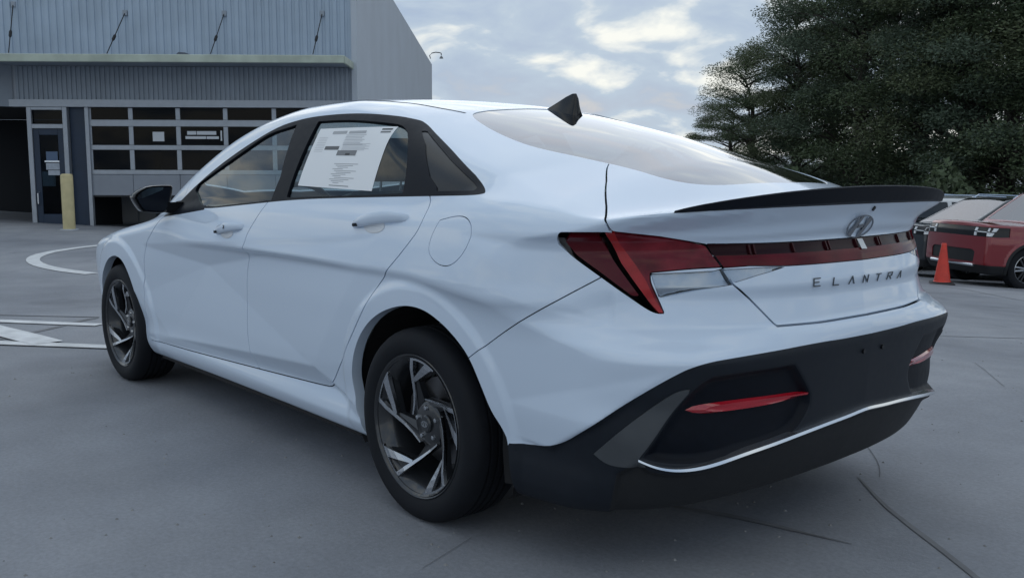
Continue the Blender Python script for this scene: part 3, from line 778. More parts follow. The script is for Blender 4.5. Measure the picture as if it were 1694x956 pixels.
H_ = lambda pts: on_rear(mb, c, pts, .004, .001)
H_([(-.052,-.022),(-.034,-.030),(-.002,.034),(-.018,.034)]); H_([(.052,.022),(.034,.030),(.002,-.034),(.018,-.034)])
H_([(-.017,-.004),(-.013,.006),(.017,.006),(.013,-.004)])
fix_normals(mb.build('emblem', mat('emblem_chrome',(.30,.31,.33),.25,metal=1), lido))
P, N, a, b = rear_frame(-.048, 1.019); mb = MB(); on_rear(mb, (P,N,a,b), [(.006*math.cos(t), .008*math.sin(t)) for t in np.linspace(0,6.28,13)[:-1]], .004); fix_normals(mb.build('camera_lens', M_GLOSSBLK, lido))
P, N, a, b = rear_frame(-.022, .912); mb = MB(); on_rear(mb, (P+N*.004,N,a,b), [(-.016,-.017),(.016,-.017),(.016,.017),(-.016,.017)], .001); fix_normals(mb.build('paper_tag', mat('paper_white',(.75,.76,.76),.7), lido))
STROKES = {'E':[(0,0,0,1),(0,1,1,1),(0,.5,.8,.5),(0,0,1,0)],'L':[(0,0,0,1),(0,0,1,0)],'A':[(0,0,.5,1),(.5,1,1,0)],
           'N':[(0,0,0,1),(0,1,1,0),(1,0,1,1)],'T':[(0,1,1,1),(.5,0,.5,1)],'R':[(0,0,0,1),(0,1,1,1),(1,1,1,.5),(0,.5,1,.5),(.5,.5,1,0)]}
for ch, y, z in zip('ELANTRA', (.243,.153,.072,-.002,-.083,-.161,-.239), (.820,.817,.815,.814,.812,.811,.809)):
    c = rear_frame(y, z); mb = MB(); W_, HH, t = .027, .022, .0014
    for x0,y0,x1,y1 in STROKES[ch]:
        p = np.array([(x0-.5)*W_, (y0-.5)*HH]); q = np.array([(x1-.5)*W_, (y1-.5)*HH]); d = q-p; d /= np.linalg.norm(d); nn = np.array([-d[1],d[0]])
        p = p-d*t*.8; q = q+d*t*.8
        on_rear(mb, c, [p+nn*t, q+nn*t, q-nn*t, p-nn*t], .0025, .0004)
    fix_normals(mb.build('letter', M_DKCHROME, lido))

# ---- shark fin
mb = MB(); V = []; F = []
st = [(a+.035,b,w_) for a,b,w_ in [(.315,.000,.006),(.28,.018,.016),(.24,.040,.024),(.20,.063,.027),(.165,.080,.027),(.150,.083,.026),(.138,.065,.025),(.130,.03,.024),(.134,.0,.024)]]
for x, h, wd in st:
    zb = float(f_roof(np.array([min(x,.35)]))) - .005
    for s_ in (-1,1): V += [(x, s_*wd, zb-.004), (x-.0, s_*wd*.45, zb+h*.55), (x, s_*.004, zb+h)]
for i in range(len(st)-1):
    a_, b_ = i*6, (i+1)*6
    for j in (0,1): F.append((a_+j,b_+j,b_+j+1,a_+j+1)); F.append((a_+3+j,a_+4+j,b_+4+j,b_+3+j))
    F.append((a_+2,b_+2,b_+5,a_+5))
fix_normals(add('shark_fin_antenna', V, F, M_GLOSSBLK, car), 50)
# roof edge mouldings
for sgn in (1,-1):
    V = []; xs = np.linspace(.33,1.30,30)
    ya = np.interp(xs, [.33,.6,.9,1.3],[.425,.50,.535,.53])
    for x, y, lo in zip(xs, ya, top_z(xs, ya)):
        V += [(x,sgn*(y-.0035),lo-.003),(x,sgn*(y-.003),lo+.0015),(x,sgn*(y+.003),lo+.0012),(x,sgn*(y+.0035),lo-.003)]
    F = [(i*4+j,(i+1)*4+j,(i+1)*4+j+1,i*4+j+1) for i in range(len(xs)-1) for j in range(3)]
    fix_normals(add('roof_moulding', V, F, M_SATBLK, car))

# ---- door handles
def side_frame(x, z, sgn=1):
    P, N = surf_wz([x],[z]); return P[0], N[0]
for di, (x0, x1, z0, z1, dr) in enumerate(((1.205,1.46,.896,.862,0),(.055,.365,.975,.940,1))):
    n = 26; V = []; F = []; xs = np.linspace(x1, x0, n)      # front to rear
    PP_, NN_ = surf_wz(xs, z1 + (z0-z1)*np.linspace(0,1,n) + .004*np.sin(math.pi*np.linspace(0,1,n)))
    ca = np.linspace(0,2*math.pi,25)[:-1]; cx = x1 + (x0-x1)*.42; cz = z1+(z0-z1)*.42-.012
    Vc0 = []
    for rr_, dp in ((1,.0012),(.9,.0022),(.0,.0022)):
        Pq, Nq = surf_wz(cx+.062*rr_*np.cos(ca), cz+.024*rr_*np.sin(ca)); Vc0.append(Pq+Nq*dp)
    Vc0 = np.concatenate(Vc0); KP, KN = surf_wz([x1-.045],[z1+.004])
    for i, x in enumerate(xs):
        t = i/(n-1); P, N = PP_[i], NN_[i]
        out = .030*math.sin(math.pi*min(1, t*1.02))**.45 if 0 < t < 1 else 0
        hh = .010 + .009*math.sin(math.pi*t)**.7 + .004*t*(1-t)
        inn = max(0, out - .016)
        for a_ in np.linspace(0, 2*math.pi, 11)[:-1]:
            d_ = (out+inn)/2 + (out-inn)/2*math.cos(a_) ; V.append(P + N*(d_+.0005) + np.array([0,0,hh*math.sin(a_)]))
    k = 10; F = [(i*k+j, i*k+(j+1)%k, (i+1)*k+(j+1)%k, (i+1)*k+j) for i in range(n-1) for j in range(k)] + [tuple(range(k)), tuple((n-1)*k+j for j in range(k))]
    doors = [q for q in bpy.data.objects if q.name.startswith('door') and q.parent is car]
    for sgn in (1,-1):
        dd = doors[(0 if sgn > 0 else 2) + di]
        hd = fix_normals(add('door_handle', np.array(V)*[1,sgn,1], F, M_PAINT, dd), 60)
        # cup behind the grip
        Vc = Vc0*[1,sgn,1]
        Fc = [(i*24+j,i*24+(j+1)%24,(i+1)*24+(j+1)%24,(i+1)*24+j) for i in range(2) for j in range(24)]
        fix_normals(add('handle_cup', Vc, Fc, mat('white_paint_cup',(.70,.715,.735),.35,coat=.6), dd), 60)
        P = KP[0]; mb = MB(); mb.lathe([(0,0),(.006,0),(.006,.031),(0,.032)], 10, 'y', P); ob = mb.build('keyhole', M_GLOSSBLK, dd)
        if sgn < 0: ob.scale = (1,-1,1)

# little digit on the front left handle
P_, N_ = surf_wz([1.325],[.884]); mb = MB(); a_ = np.array([-1.,0,0]); b_ = np.array([0,0,1.])
for x0,y0,x1,y1 in ((0,1,1,1),(1,1,1,.55),(1,.55,0,0),(0,0,1,0)):
    p = np.array([(x0-.5)*.009,(y0-.5)*.012]); q = np.array([(x1-.5)*.009,(y1-.5)*.012]); d = (q-p)/np.linalg.norm(q-p); nn = np.array([-d[1],d[0]])*.0013
    on_rear(mb, (P_[0],N_[0],a_,b_), [p+nn,q+nn,q-nn,p-nn], .002, .031)
fix_normals(mb.build('handle_mark', M_GLOSSBLK, doors[0]))
# ---- door mirrors
mo = [(217.7,327),(220.5,321),(229,315),(240.7,309.5),(252,307.5),(270,306.6),(286.5,307),(288.8,310),(288,320),(284.6,333.7),(281,346),(277,351),(268,352.8),(250,352),(234.4,350.4),(229,345),(222,335)]
def px_on_x(u, v, x):
    d = ray(u, v); t = (x-CAM[0])/d[0]; return CAM + d*t
mp = np.array([px_on_x(u,v,1.98) for u,v in mo]); cen = mp.mean(0)
for sgn in (1,-1):
    m = len(mp); V = []; F = []
    rings = [(0,.90,.006),(-.004,.97,0),(.0,1.0,0),(.03,1.0,0),(.07,.93,0),(.11,.78,0),(.135,.55,0),(.148,.25,0)]
    for dx_, sc, _ in rings:
        for P in mp: q = cen + (P-cen)*sc; V.append((1.98+dx_+(q[1]-cen[1])*-.25, q[1], q[2]))
    for i in range(len(rings)-1):
        for j in range(m): F.append((i*m+j,i*m+(j+1)%m,(i+1)*m+(j+1)%m,(i+1)*m+j))
    F += [tuple(range(m)), tuple((len(rings)-1)*m+j for j in range(m))]
    hs = fix_normals(add('door_mirror', np.array(V)*[1,sgn,1], F, M_GLOSSBLK, car), 50)
    Vg = [(1.98-.006+(q[1]-cen[1])*-.25, q[1], q[2]) for q in (cen+(P-cen)*.86 for P in mp)]
    fix_normals(add('mirror_glass', np.array(Vg)*[1,sgn,1], [tuple(range(m))], mat('mirror_silver',(.30,.36,.45),.02,metal=1), hs))
    mb = MB(); mb.prism([(1.99,.925),(2.10,.93),(2.09,.965),(1.99,.975)], 'y', .80*sgn, (cen[1]-.06)*sgn); fix_normals(mb.build('mirror_arm', M_GLOSSBLK, hs))

# ---- wheels
M_TYRE = mat('tyre_rubber', (.006,.0075,.011), .75, spec=.3, noise=.2, nscale=30)
M_RIMDK = mat('rim_dark_paint', (.020,.022,.026), .28, coat=.5)
M_MACH = mat('rim_machined', (.52,.54,.57), .26, metal=1, noise=.05, nscale=60)
M_DISC = mat('brake_disc', (.20,.20,.21), .35, metal=1)
RW, RR = .2345, .317
def tyre_mb():
    mb = MB(); hw_ = .108
    pr = [(.222,-.085),(.232,-.098),(.245,-.106),(.268,-.1115),(.288,-.109),(.303,-.100),(.3115,-.086),(.3155,-.070)]
    gr = []
    for yc in (-.045,-.015,.015,.045): gr += [(.317,yc-.0055),(.309,yc-.004),(.309,yc+.004),(.317,yc+.0055)]
    pr = pr + gr + [(r,-h) for r,h in pr[::-1]]
    mb.lathe(pr, 72, 'y'); 
    # sidewall lettering band
    mb.lathe([(.252,-.1095),(.254,-.1108),(.256,-.1112)], 72, 'y')
    return mb
def rot(r, a): return (r*math.cos(a), r*math.sin(a))
def wheel_parts():
    """outer face towards +y; origin at the hub centre"""
    P = {}
    P['tyre'] = (tyre_mb(), M_TYRE, 40)
    mb = MB(); mb.lathe([(.213,-.098),(.2345,-.098),(.2345,-.090),(.205,-.08),(.195,0),(.200,.06),(.214,.078),(.2225,.090),(.2340,.096),(.2355,.101),(.2330,.104),(.2265,.101),(.219,.094),(.207,.080),(.192,.058),(.187,0),(.196,-.085)], 72, 'y', closed=True)
    P['rim'] = (mb, M_RIMDK, 35)
    mb = MB(); mb.lathe([(.2262,.1015),(.2262,.1045),(.2205,.0985),(.2205,.0955)], 72, 'y', closed=True); P['rim_lip'] = (mb, M_RIMDK, 30)
    mb = MB(); mb.lathe([(0,.050),(.060,.050),(.072,.044),(.076,.03),(.072,.0),(0,0)], 40, 'y'); P['hub'] = (mb, M_RIMDK, 35)
    mb = MB(); mb.lathe([(0,.062),(.024,.062),(.029,.058),(.030,.048),(0,.048)], 28, 'y'); P['hub_cap'] = (mb, M_RIMDK, 35)
    mb = MB(); mb.lathe([(.07,-.035),(.145,-.035),(.145,-.012),(.07,-.012)], 48, 'y', closed=True); P['brake_disc'] = (mb, M_DISC, 35)
    mb = MB(); a0 = math.radians(25)
    pts = [rot(.085,a0-.5),rot(.158,a0-.45),rot(.160,a0),rot(.158,a0+.45),rot(.085,a0+.5)]; mb.prism(pts, 'y', -.055, .008); P['brake_caliper'] = (mb, mat('caliper_grey',(.06,.062,.066),.5), 35)
    return P
def spoke_meshes(k, cw=1):
    """one folded blade: dark body, machined edges.  angles turn with cw"""
    a = math.radians(93 + 72*k)
    A = lambda r, d: (-r*math.cos(a + math.radians(d)), r*math.sin(a + math.radians(d)))
    R = RW*.955
    hub, tip, end, inn = A(.082,72), A(R,0), A(R,-33), A(.140,7)
    def y_at(p):                       # face height grows towards the rim
        return .050 + .046*sstep(.06,.22,math.hypot(*p))
    def slab(mb, pts, lift, th):
        n = len(pts); t = [(p[0], y_at(p)+lift, p[1]) for p in pts]; b_ = [(p[0], y_at(p)+lift-th, p[1]) for p in pts]
        mb.raw(t+b_, [tuple(range(n)), tuple(range(2*n-1,n-1,-1))] + [(i,(i+1)%n,(i+1)%n+n,i+n) for i in range(n)])
    dark = MB()
    arc = [A(R, -d) for d in np.linspace(0,33,6)]
    hubin = A(.060,20)
    slab(dark, [A(.060,95), hub] + [tip] , -.010, .022); slab(dark, [A(.060,95), tip, inn, hubin], -.014, .022)
    slab(dark, [tip] + arc[1:] + [inn], -.016, .02)
    mach = MB()
    def strip(p, q, w0, w1, sidev=1):
        p, q = np.array(p), np.array(q); d = q-p; d /= np.linalg.norm(d); nn = np.array([-d[1],d[0]])*sidev
        N_ = 6; L0 = [p + (q-p)*t for t in np.linspace(0,1,N_)]; L1 = [p + (q-p)*t + nn*(w0+(w1-w0)*t) for t in np.linspace(0,1,N_)]
        for i in range(N_-1): slab(mach, [tuple(L0[i]),tuple(L0[i+1]),tuple(L1[i+1]),tuple(L1[i])], .001, .014)
    strip(hub, tip, .005, .016)
    inner_arc = [A(R-.010, -d) for d in np.linspace(0,33,6)]
    for i in range(5): slab(mach, [arc[i],arc[i+1],inner_arc[i+1],inner_arc[i]], .0012, .010)
    strip(end, inn, .034, .011, 1)
    return dark, mach
WP = wheel_parts(); first = None; wheels = []
for (x, sgn, st_) in ((0,1,4),(WHEELBASE,1,-11),(0,-1,0),(WHEELBASE,-1,0)):
    w = empty('wheel', (x, sgn*.797, WHEEL_Z), 0, car)
    if sgn < 0: w.rotation_euler = (0,0,math.pi)
    if first is None:
        for nm, (mb, mm, an) in WP.items(): fix_normals(mb.build(nm, mm, w), an)
        for k_ in range(5):
            d_, m_ = spoke_meshes(k_)
            fix_normals(d_.build('spoke', M_RIMDK, w), 25); fix_normals(m_.build('spoke_face', M_MACH, w), 25)
        mb = MB()
        for i in range(24):
            q0,q1 = 2*math.pi*i/24, 2*math.pi*(i+1)/24; e = lambda q,t: ((.017+t)*math.cos(q),(.010+t)*math.sin(q))
            mb.prism([e(q0,0),e(q1,0),e(q1,-.0022),e(q0,-.0022)],'y',.062,.0635)
        mb.prism([(-.010,-.006),(-.006,-.007),(-.002,.008),(-.006,.007)],'y',.062,.0635); mb.prism([(.010,.006),(.006,.007),(.002,-.008),(.006,-.007)],'y',.062,.0635)
        fix_normals(mb.build('cap_emblem', M_MACH, w))
        for k_ in range(5):
            q = 2*math.pi*k_/5+.3; mb = MB(); mb.lathe([(0,.058),(.007,.057),(.0095,.050),(.0095,.04)], 8, 'y', (.052*math.cos(q),0,.052*math.sin(q))); fix_normals(mb.build('lug_nut', M_MACH, w))
        first = w
    else:
        for ch in first.children:
            c_ = ch.copy(); col.objects.link(c_); c_.parent = w
    spin = math.radians(st_)
    if spin:
        w.rotation_mode = 'XYZ'; w.rotation_euler = (0, spin, w.rotation_euler[2])
    wheels.append(w)
wheels[1].rotation_euler = (0, math.radians(-14), math.radians(0))
# wheel housings
for x in (0, WHEELBASE):
    for sgn in (1,-1):
        V = []; F = []; n = 28
        rp = [(.43,.84),(.43,.60),(.40,.55)]
        for i in range(n):
            a_ = math.radians(-25 + 230*i/(n-1))
            for r_, y_ in rp: V.append((x+r_*math.cos(a_), sgn*y_, max(.16, WHEEL_Z-.01+r_*.98*math.sin(a_))))
        for i in range(n-1):
            for j in range(2): F.append((i*3+j,(i+1)*3+j,(i+1)*3+j+1,i*3+j+1))
        k0 = len(V); V.append((x, sgn*.55, WHEEL_Z)); F += [(i*3+2,(i+1)*3+2,k0) for i in range(n-1)]
        fix_normals(add('wheel_housing', V, F, M_LINER, car))
# mud guard edge behind the rear wheels, floor pan
for sgn in (1,-1):
    mb = MB(); mb.prism([(-.352,.42),(-.40,.375),(-.44,.33),(-.52,.22),(-.36,.20),(-.35,.30)], 'y', sgn*.56, sgn*.825); fix_normals(mb.build('wheel_guard', M_LINER, car))
mb = MB(); mb.prism([(-.80,.23),(-.40,.19),(-.36,.20),(.36,.20),(.42,.17),(2.32,.17),(2.36,.2),(3.1,.2),(3.45,.2),(3.45,.26),(-.92,.31)], 'y', -.80, .80)
# keep the wheels clear of the pan
mb = MB(); mb.prism([(.42,.175),(2.31,.175),(2.31,.25),(.42,.25)], 'y', -.835, .835); mb.prism([(-.90,.26),(-.40,.20),(.43,.18),(.43,.30),(-.90,.33)], 'y', -.56, .56); mb.prism([(2.30,.18),(3.50,.20),(3.50,.28),(2.30,.28)], 'y', -.56, .56)
fix_normals(mb.build('floor_pan', M_LINER, car))
# lower sides of the rear end
V = []; F = []; n = 40
UP, UN = surf_wz(-.42 - (1.53-.42)*np.linspace(0,1,n), np.full(n,.315))
for i in range(n):
    P, N = UP[i], UN[i:i+1]; V += [tuple(P + [0,0,.02] - N[0]*.012), tuple(P*[.97,.97,1] - [0,0,.045]), tuple(P*[.78,.75,1] - [0,0,.075])]
for i in range(n-1):
    for j in (0,1): F.append((i*3+j,(i+1)*3+j,(i+1)*3+j+1,i*3+j+1))
V = np.array(V); F2 = [tuple(q+len(V) for q in f[::-1]) for f in F]
fix_normals(add('under_tray', np.concatenate([V,V*[1,-1,1]]), F+F2, M_LINER, bumper))
# ---------------------------------------------------------------- cabin
M_SEAT = mat('seat_fabric_grey', (.34,.35,.35), .85, noise=.15, nscale=30, bump=.15, bscale=300)
M_CABDK = mat('cabin_dark', (.035,.037,.04), .7)
M_HEADL = mat('headliner_grey', (.50,.50,.49), .9)
def rounded(pts_fn, name, m, parent): pass
def seat(name, x, y, wd, parent, rest=True):
    e = empty(name, (x, y, .28), 0, parent)
    def cushion(nm, prof, half, m):
        # prof: closed (x,z) outline; soft edges by stepping in at the sides
        pr = np.array(prof, float); c = pr.mean(0); V = []; F = []; n = len(pr)
        st = [(-1,.80),(-.93,.94),(-.80,1),(.80,1),(.93,.94),(1,.80)]
        for s_, k_ in st:
            q = c + (pr-c)*k_
            V += [(a, s_*half, b) for a, b in q]
        for i in range(len(st)-1):
            for j in range(n): F.append((i*n+j, i*n+(j+1)%n, (i+1)*n+(j+1)%n, (i+1)*n+j))
        F += [tuple(range(n)), tuple((len(st)-1)*n+j for j in range(n))]
        return fix_normals(add(nm, V, F, m, e), 50)
    cushion('seat_cushion', [(-.05,.10),(.0,.20),(.45,.24),(.52,.20),(.50,.06),(.0,.02)], wd/2, M_SEAT)
    cushion('seat_back', [(-.02,.12),(.10,.16),(.02,.45),(-.10,.74),(-.20,.76),(-.22,.66),(-.14,.40)], wd/2*.96, M_SEAT)
    if rest:
        cushion('headrest', [(-.145,.80),(-.12,.90),(-.15,.98),(-.22,.98),(-.25,.90),(-.22,.80)], .125, M_SEAT)
        for s_ in (-.05,.05):
            mb = MB(); mb.tube([(-.17,s_,.70),(-.185,s_,.84)], .006, 6); mb.build('headrest_post', M_CHROME, e)
    return e
seat('front_seat', 1.10, .36, .50, car); seat('front_seat', 1.10, -.36, .50, car)
seat('rear_bench', .22, 0, 1.25, car, rest=False)
for y in (.36,-.36):
    mb = MB(); mb.box(-.16,-.06,y-.12,y+.12,1.00,1.13,.03); fix_normals(mb.build('rear_headrest', M_SEAT, car), 40)
mb = MB(); mb.box(-.62,.02,-.62,.62,.965,.985,.004); fix_normals(mb.build('parcel_shelf', M_CABDK, car))
mb = MB(); mb.prism([(1.78,.62),(1.74,.82),(1.80,.93),(1.95,.96),(2.30,.95),(2.30,.60)], 'y', -.72, .72); fix_normals(mb.build('dashboard', M_CABDK, car), 30)
mb = MB(); mb.lathe([(.175+.014*math.cos(a),.014*math.sin(a)) for a in np.linspace(0,2*math.pi,9)[:-1]], 32, 'x', closed=True)
mb.box(-.012,.02,-.17,.17,-.02,.02,.006); mb.box(-.014,.03,-.05,.05,-.05,.05,.012)
sw = fix_normals(mb.build('steering_wheel', M_CABDK, car), 40); sw.location = (1.62,.37,.90); sw.rotation_euler = (0, math.radians(24), 0)
mb = MB(); mb.box(.7,1.75,-.11,.11,.25,.62,.03); fix_normals(mb.build('centre_console', M_CABDK, car))
for i, (t_, dname) in enumerate(((dfr, 0), (drr, 1), (dfr.mirror(), 2), (drr.mirror(), 3))):
    t_.offset(.055).build('door_card', M_CABDK, doors[dname])
hl, _ = shell.cut(1.24 - shell.z); hl = hl.offset(.028); Tri(hl.V, -hl.N, hl.F[:,::-1]).both().build('headliner', M_HEADL, car)
for t_ in (shell,):
    q_, _ = t_.cut(np.maximum(t_.V[:,0]-.12, t_.V[:,0]*0 + .55-t_.z)); q_ = q_.offset(.06)
    _, q_ = q_.cut(q_.z - 1.24); 
    ql_, _ = t_.cut(np.maximum(np.maximum(t_.V[:,0]-.12, .9-t_.z), t_.z-1.235)); ql_ = ql_.offset(.05)
    ql_ = Tri(ql_.V, -ql_.N, ql_.F[:,::-1])
    for s_ in (ql_, ql_.mirror()): s_.build('pillar_lining', M_HEADL, car)
# grab handle, red tags
mb = MB(); mb.tube([(.30,.66,1.02),(.30,.70,1.05),(.27,.70,1.08)], .006, 6); mb.build('coat_hook', mat('hook_white',(.7,.7,.68),.4), doors[1])
mb = MB(); mb.box(1.30,1.36,-.10,.02,.985,1.03,.01); mb.build('hanging_tag', mat('tag_red',(.45,.03,.04),.6), car)
mb = MB(); mb.box(.62,.86,.45,.60,.93,1.02,.01); mb.build('seat_tag', mat('tag_rose',(.35,.12,.12),.7), car)

# ---- price sheet inside the left rear door window
CS = np.array([(.915,1.292),(.392,1.286),(.343,1.058),(.874,1.070)])
def sheet_pt(s, t):   # s along the width, t downwards
    a = CS[0]+(CS[1]-CS[0])*s[:,None]; b = CS[3]+(CS[2]-CS[3])*s[:,None]; return a+(b-a)*t[:,None]
S_, T_ = np.meshgrid(np.linspace(0,1,15), np.linspace(0,1,15), indexing='ij')
q = sheet_pt(S_.ravel(), T_.ravel()); P, N = surf_wz(q[:,0], q[:,1])
i = np.arange(225).reshape(15,15); F = np.stack([i[:-1,:-1].ravel(), i[1:,:-1].ravel(), i[1:,1:].ravel(), i[:-1,1:].ravel()],1)
M_PAPER = mat('paper_sheet', (.80,.82,.84), .6)
b_ = M_PAPER.node_tree.nodes['Principled BSDF']
sheet = fix_normals(add('price_sheet', P-N*.0065, F, M_PAPER, doors[1]))
sheet['label'] = 'white printed price sheet taped inside the window'
rects = []
def bar_(s0,s1,t0,t1,g): rects.append((s0,s1,t0,t1,g))
bar_(.22,.42,.055,.105,.55); bar_(.45,.68,.060,.105,.55); bar_(.86,.97,.03,.055,.1); bar_(.86,.97,.075,.10,.25)
bar_(.20,.40,.315,.375,.18); bar_(.40,.66,.385,.47,.28); bar_(.52,.58,.43,.465,.08)
for k_ in range(7): bar_(.43,.70-.02*(k_%3),.125+.026*k_,.134+.026*k_,.62)
for k_ in range(6): bar_(.44,.80-.05*(k_%2),.275+.02*k_,.281+.02*k_,.62)
for k_ in range(12): bar_(.42+.03*(k_%3),.74-.06*((k_*5)%4),.60+.028*k_,.609+.028*k_,.5)
for k_ in range(9): bar_(.05,.18,.16+.03*k_,.166+.03*k_,.66)
bar_(.44,.70,.95,.962,.35)
for g in sorted(set(r[4] for r in rects)):
    sel = [r for r in rects if r[4] == g]; c_ = []
    for s0,s1,t0,t1,_ in sel:
        for a_ in np.linspace(0,1,5): c_ += [(s0+(s1-s0)*a_, t0), (s0+(s1-s0)*a_, t1)]
    c_ = np.array(c_); q = sheet_pt(c_[:,0], c_[:,1]); P, N = surf_wz(q[:,0], q[:,1]); P = P - N*.0058
    F = [(r*10+2*j, r*10+2*j+2, r*10+2*j+3, r*10+2*j+1) for r in range(len(sel)) for j in range(4)]
    o_ = fix_normals(add('printed_text', P, F, mat('ink_%d' % int(g*100), (g*.75,g*.78,g*.82), .7), sheet)); o_['kind'] = 'stuff'
# ---------------------------------------------------------------- ground
def gz(x, y):
    """the lot falls away gently on the far (-y) side"""
    t = np.clip((-1.6 - np.asarray(y, float)), 0, None)
    t = np.where(t < 2, t*t/4, t - 1)                # eased start
    return -.072*np.minimum(t, 16) - .012*np.clip(t-16, 0, 30)
def ground_hit(u, v):
    d = ray(u, v); P = None; lo, hi = 1., 200.
    for s in np.geomspace(1.5, 300, 400):
        P = CAM + d*s
        if P[2] < float(gz(P[0], P[1])): hi = s; break
    lo = hi/1.02
    for _ in range(30):
        m = (lo+hi)/2; P = CAM + d*m
        if P[2] < float(gz(P[0], P[1])): hi = m
        else: lo = m
    return CAM + d*hi
def ground_mat():
    m = bpy.data.materials.new('weathered_pavement'); m.use_nodes = True; t = m.node_tree; b = t.nodes['Principled BSDF']
    tc_ = t.nodes.new('ShaderNodeTexCoord')
    def nz(sc, det, ro=.55, dist=0):
        n = t.nodes.new('ShaderNodeTexNoise'); n.inputs['Scale'].default_value = sc; n.inputs['Detail'].default_value = det; n.inputs['Roughness'].default_value = ro
        n.inputs['Distortion'].default_value = dist; t.links.new(tc_.outputs['Object'], n.inputs['Vector']); return n
    def rp(src, stops):
        r = t.nodes.new('ShaderNodeValToRGB'); e = r.color_ramp.elements
        while len(e) < len(stops): e.new(.5)
        for k, (p, c) in zip(e, stops): k.position = p; k.color = (*c, 1)
        t.links.new(src, r.inputs[0]); return r
    big = rp(nz(.35, 5, .6, .4).outputs[0], [(.32,(.185,.197,.225)),(.52,(.255,.267,.295)),(.72,(.315,.325,.350))])
    med = rp(nz(2.3, 6, .62).outputs[0], [(.3,(.86,)*3),(.7,(1.07,)*3)])
    fin = rp(nz(60, 5, .7).outputs[0], [(.25,(.80,)*3),(.75,(1.16,)*3)])
    def mul(a, c):
        x = t.nodes.new('ShaderNodeMix'); x.data_type = 'RGBA'; x.blend_type = 'MULTIPLY'; x.inputs[0].default_value = 1
        t.links.new(a, x.inputs[6]); t.links.new(c, x.inputs[7]); return x.outputs[2]
    c = mul(mul(big.outputs[0], med.outputs[0]), fin.outputs[0])
    # stray stains
    st = rp(nz(.9, 4, .6, .8).outputs[0], [(.62,(1,1,1)),(.72,(.80,.80,.81))])
    c = mul(c, st.outputs[0])
    t.links.new(c, b.inputs['Base Color'])
    r = t.nodes.new('ShaderNodeMapRange'); r.inputs[3].default_value = .62; r.inputs[4].default_value = .90
    t.links.new(nz(1.1, 5).outputs[0], r.inputs[0]); t.links.new(r.outputs[0], b.inputs['Roughness'])
    bp = t.nodes.new('ShaderNodeBump'); bp.inputs['Strength'].default_value = .35; bp.inputs['Distance'].default_value = .006
    t.links.new(nz(110, 4, .7).outputs[0], bp.inputs['Height']); t.links.new(bp.outputs[0], b.inputs['Normal'])
    return m
ys = np.unique(np.concatenate([np.linspace(-18,-1,60), [-400,-200,-100,-60,-45,-30,0,1,2,4,8,15,30,60,150]])); xs = np.array([-300,-100,-40,-20,-10,-5,0,5,10,20,40,100,400.])
V = [(x,y,float(gz(x,y))) for x in xs for y in ys]; n = len(ys)
F = [(i*n+j,(i+1)*n+j,(i+1)*n+j+1,i*n+j+1) for i in range(len(xs)-1) for j in range(n-1)]
tag(add('ground', V, F, ground_mat(), smooth=True), kind='structure')

# painted lines, traced on the pavement
def strip(name, pts, widths, m, lift=.004, step=.25):
    """pts: (x, y) on the ground; widths in metres"""
    p = np.array(pts, float); d = np.r_[0, np.cumsum(np.linalg.norm(np.diff(p,axis=0),axis=1))]
    n = max(3, int(d[-1]/step)); t = np.linspace(0, d[-1], n)
    q = np.c_[np.interp(t,d,p[:,0]), np.interp(t,d,p[:,1])]; w = np.interp(t, d, widths if hasattr(widths,'__len__') else [widths]*len(p))
    if len(p) > 3:
        for _ in range(6): q[1:-1] = .5*q[1:-1] + .25*(q[:-2]+q[2:])
    tg = np.gradient(q, axis=0); tg /= np.linalg.norm(tg,axis=1,keepdims=True); nn = np.c_[-tg[:,1],tg[:,0]]
    j = 1 + .12*(rng.random(n)-.5)
    A = q + nn*(w*j/2)[:,None]; B = q - nn*(w*j/2)[:,None]
    V = [(x,y,float(gz(x,y))+lift) for x,y in A] + [(x,y,float(gz(x,y))+lift) for x,y in B]
    F = [(i,i+1,n+i+1,n+i) for i in range(n-1)]
    o = fix_normals(add(name, V, F, m)); 
    if o.data.polygons[0].normal.z < 0: o.data.flip_normals()
    return o
M_LINE = mat('road_paint_white', (.66,.67,.68), .75, noise=.16, nscale=9)
M_TAR_SHADE = mat('tar_and_shade_dark', (.17,.173,.185), .7, noise=.25, nscale=6)
M_CRACK = mat('crack_dirt', (.13,.132,.14), .9)
G = lambda *a: [tuple(ground_hit(u,v)[:2]) for u,v in a]
for li_, (pts, w) in enumerate(((G((190,404),(150,408),(100,413.5),(66,420),(50,427),(50,433),(66,441),(90,446.5),(120,450.5),(152,453.5)), .16),
               (G((-160,524),(0,533),(60,534.5),(164,538.5)), .11), (G((-160,563),(0,568),(80,571.5),(190,575.5)), .11),
               (G((-70,530),(0,549),(40,558),(80,569)), .20))):
    tag(strip('road_marking', pts, w, M_LINE, .006+.0012*li_), kind='structure')
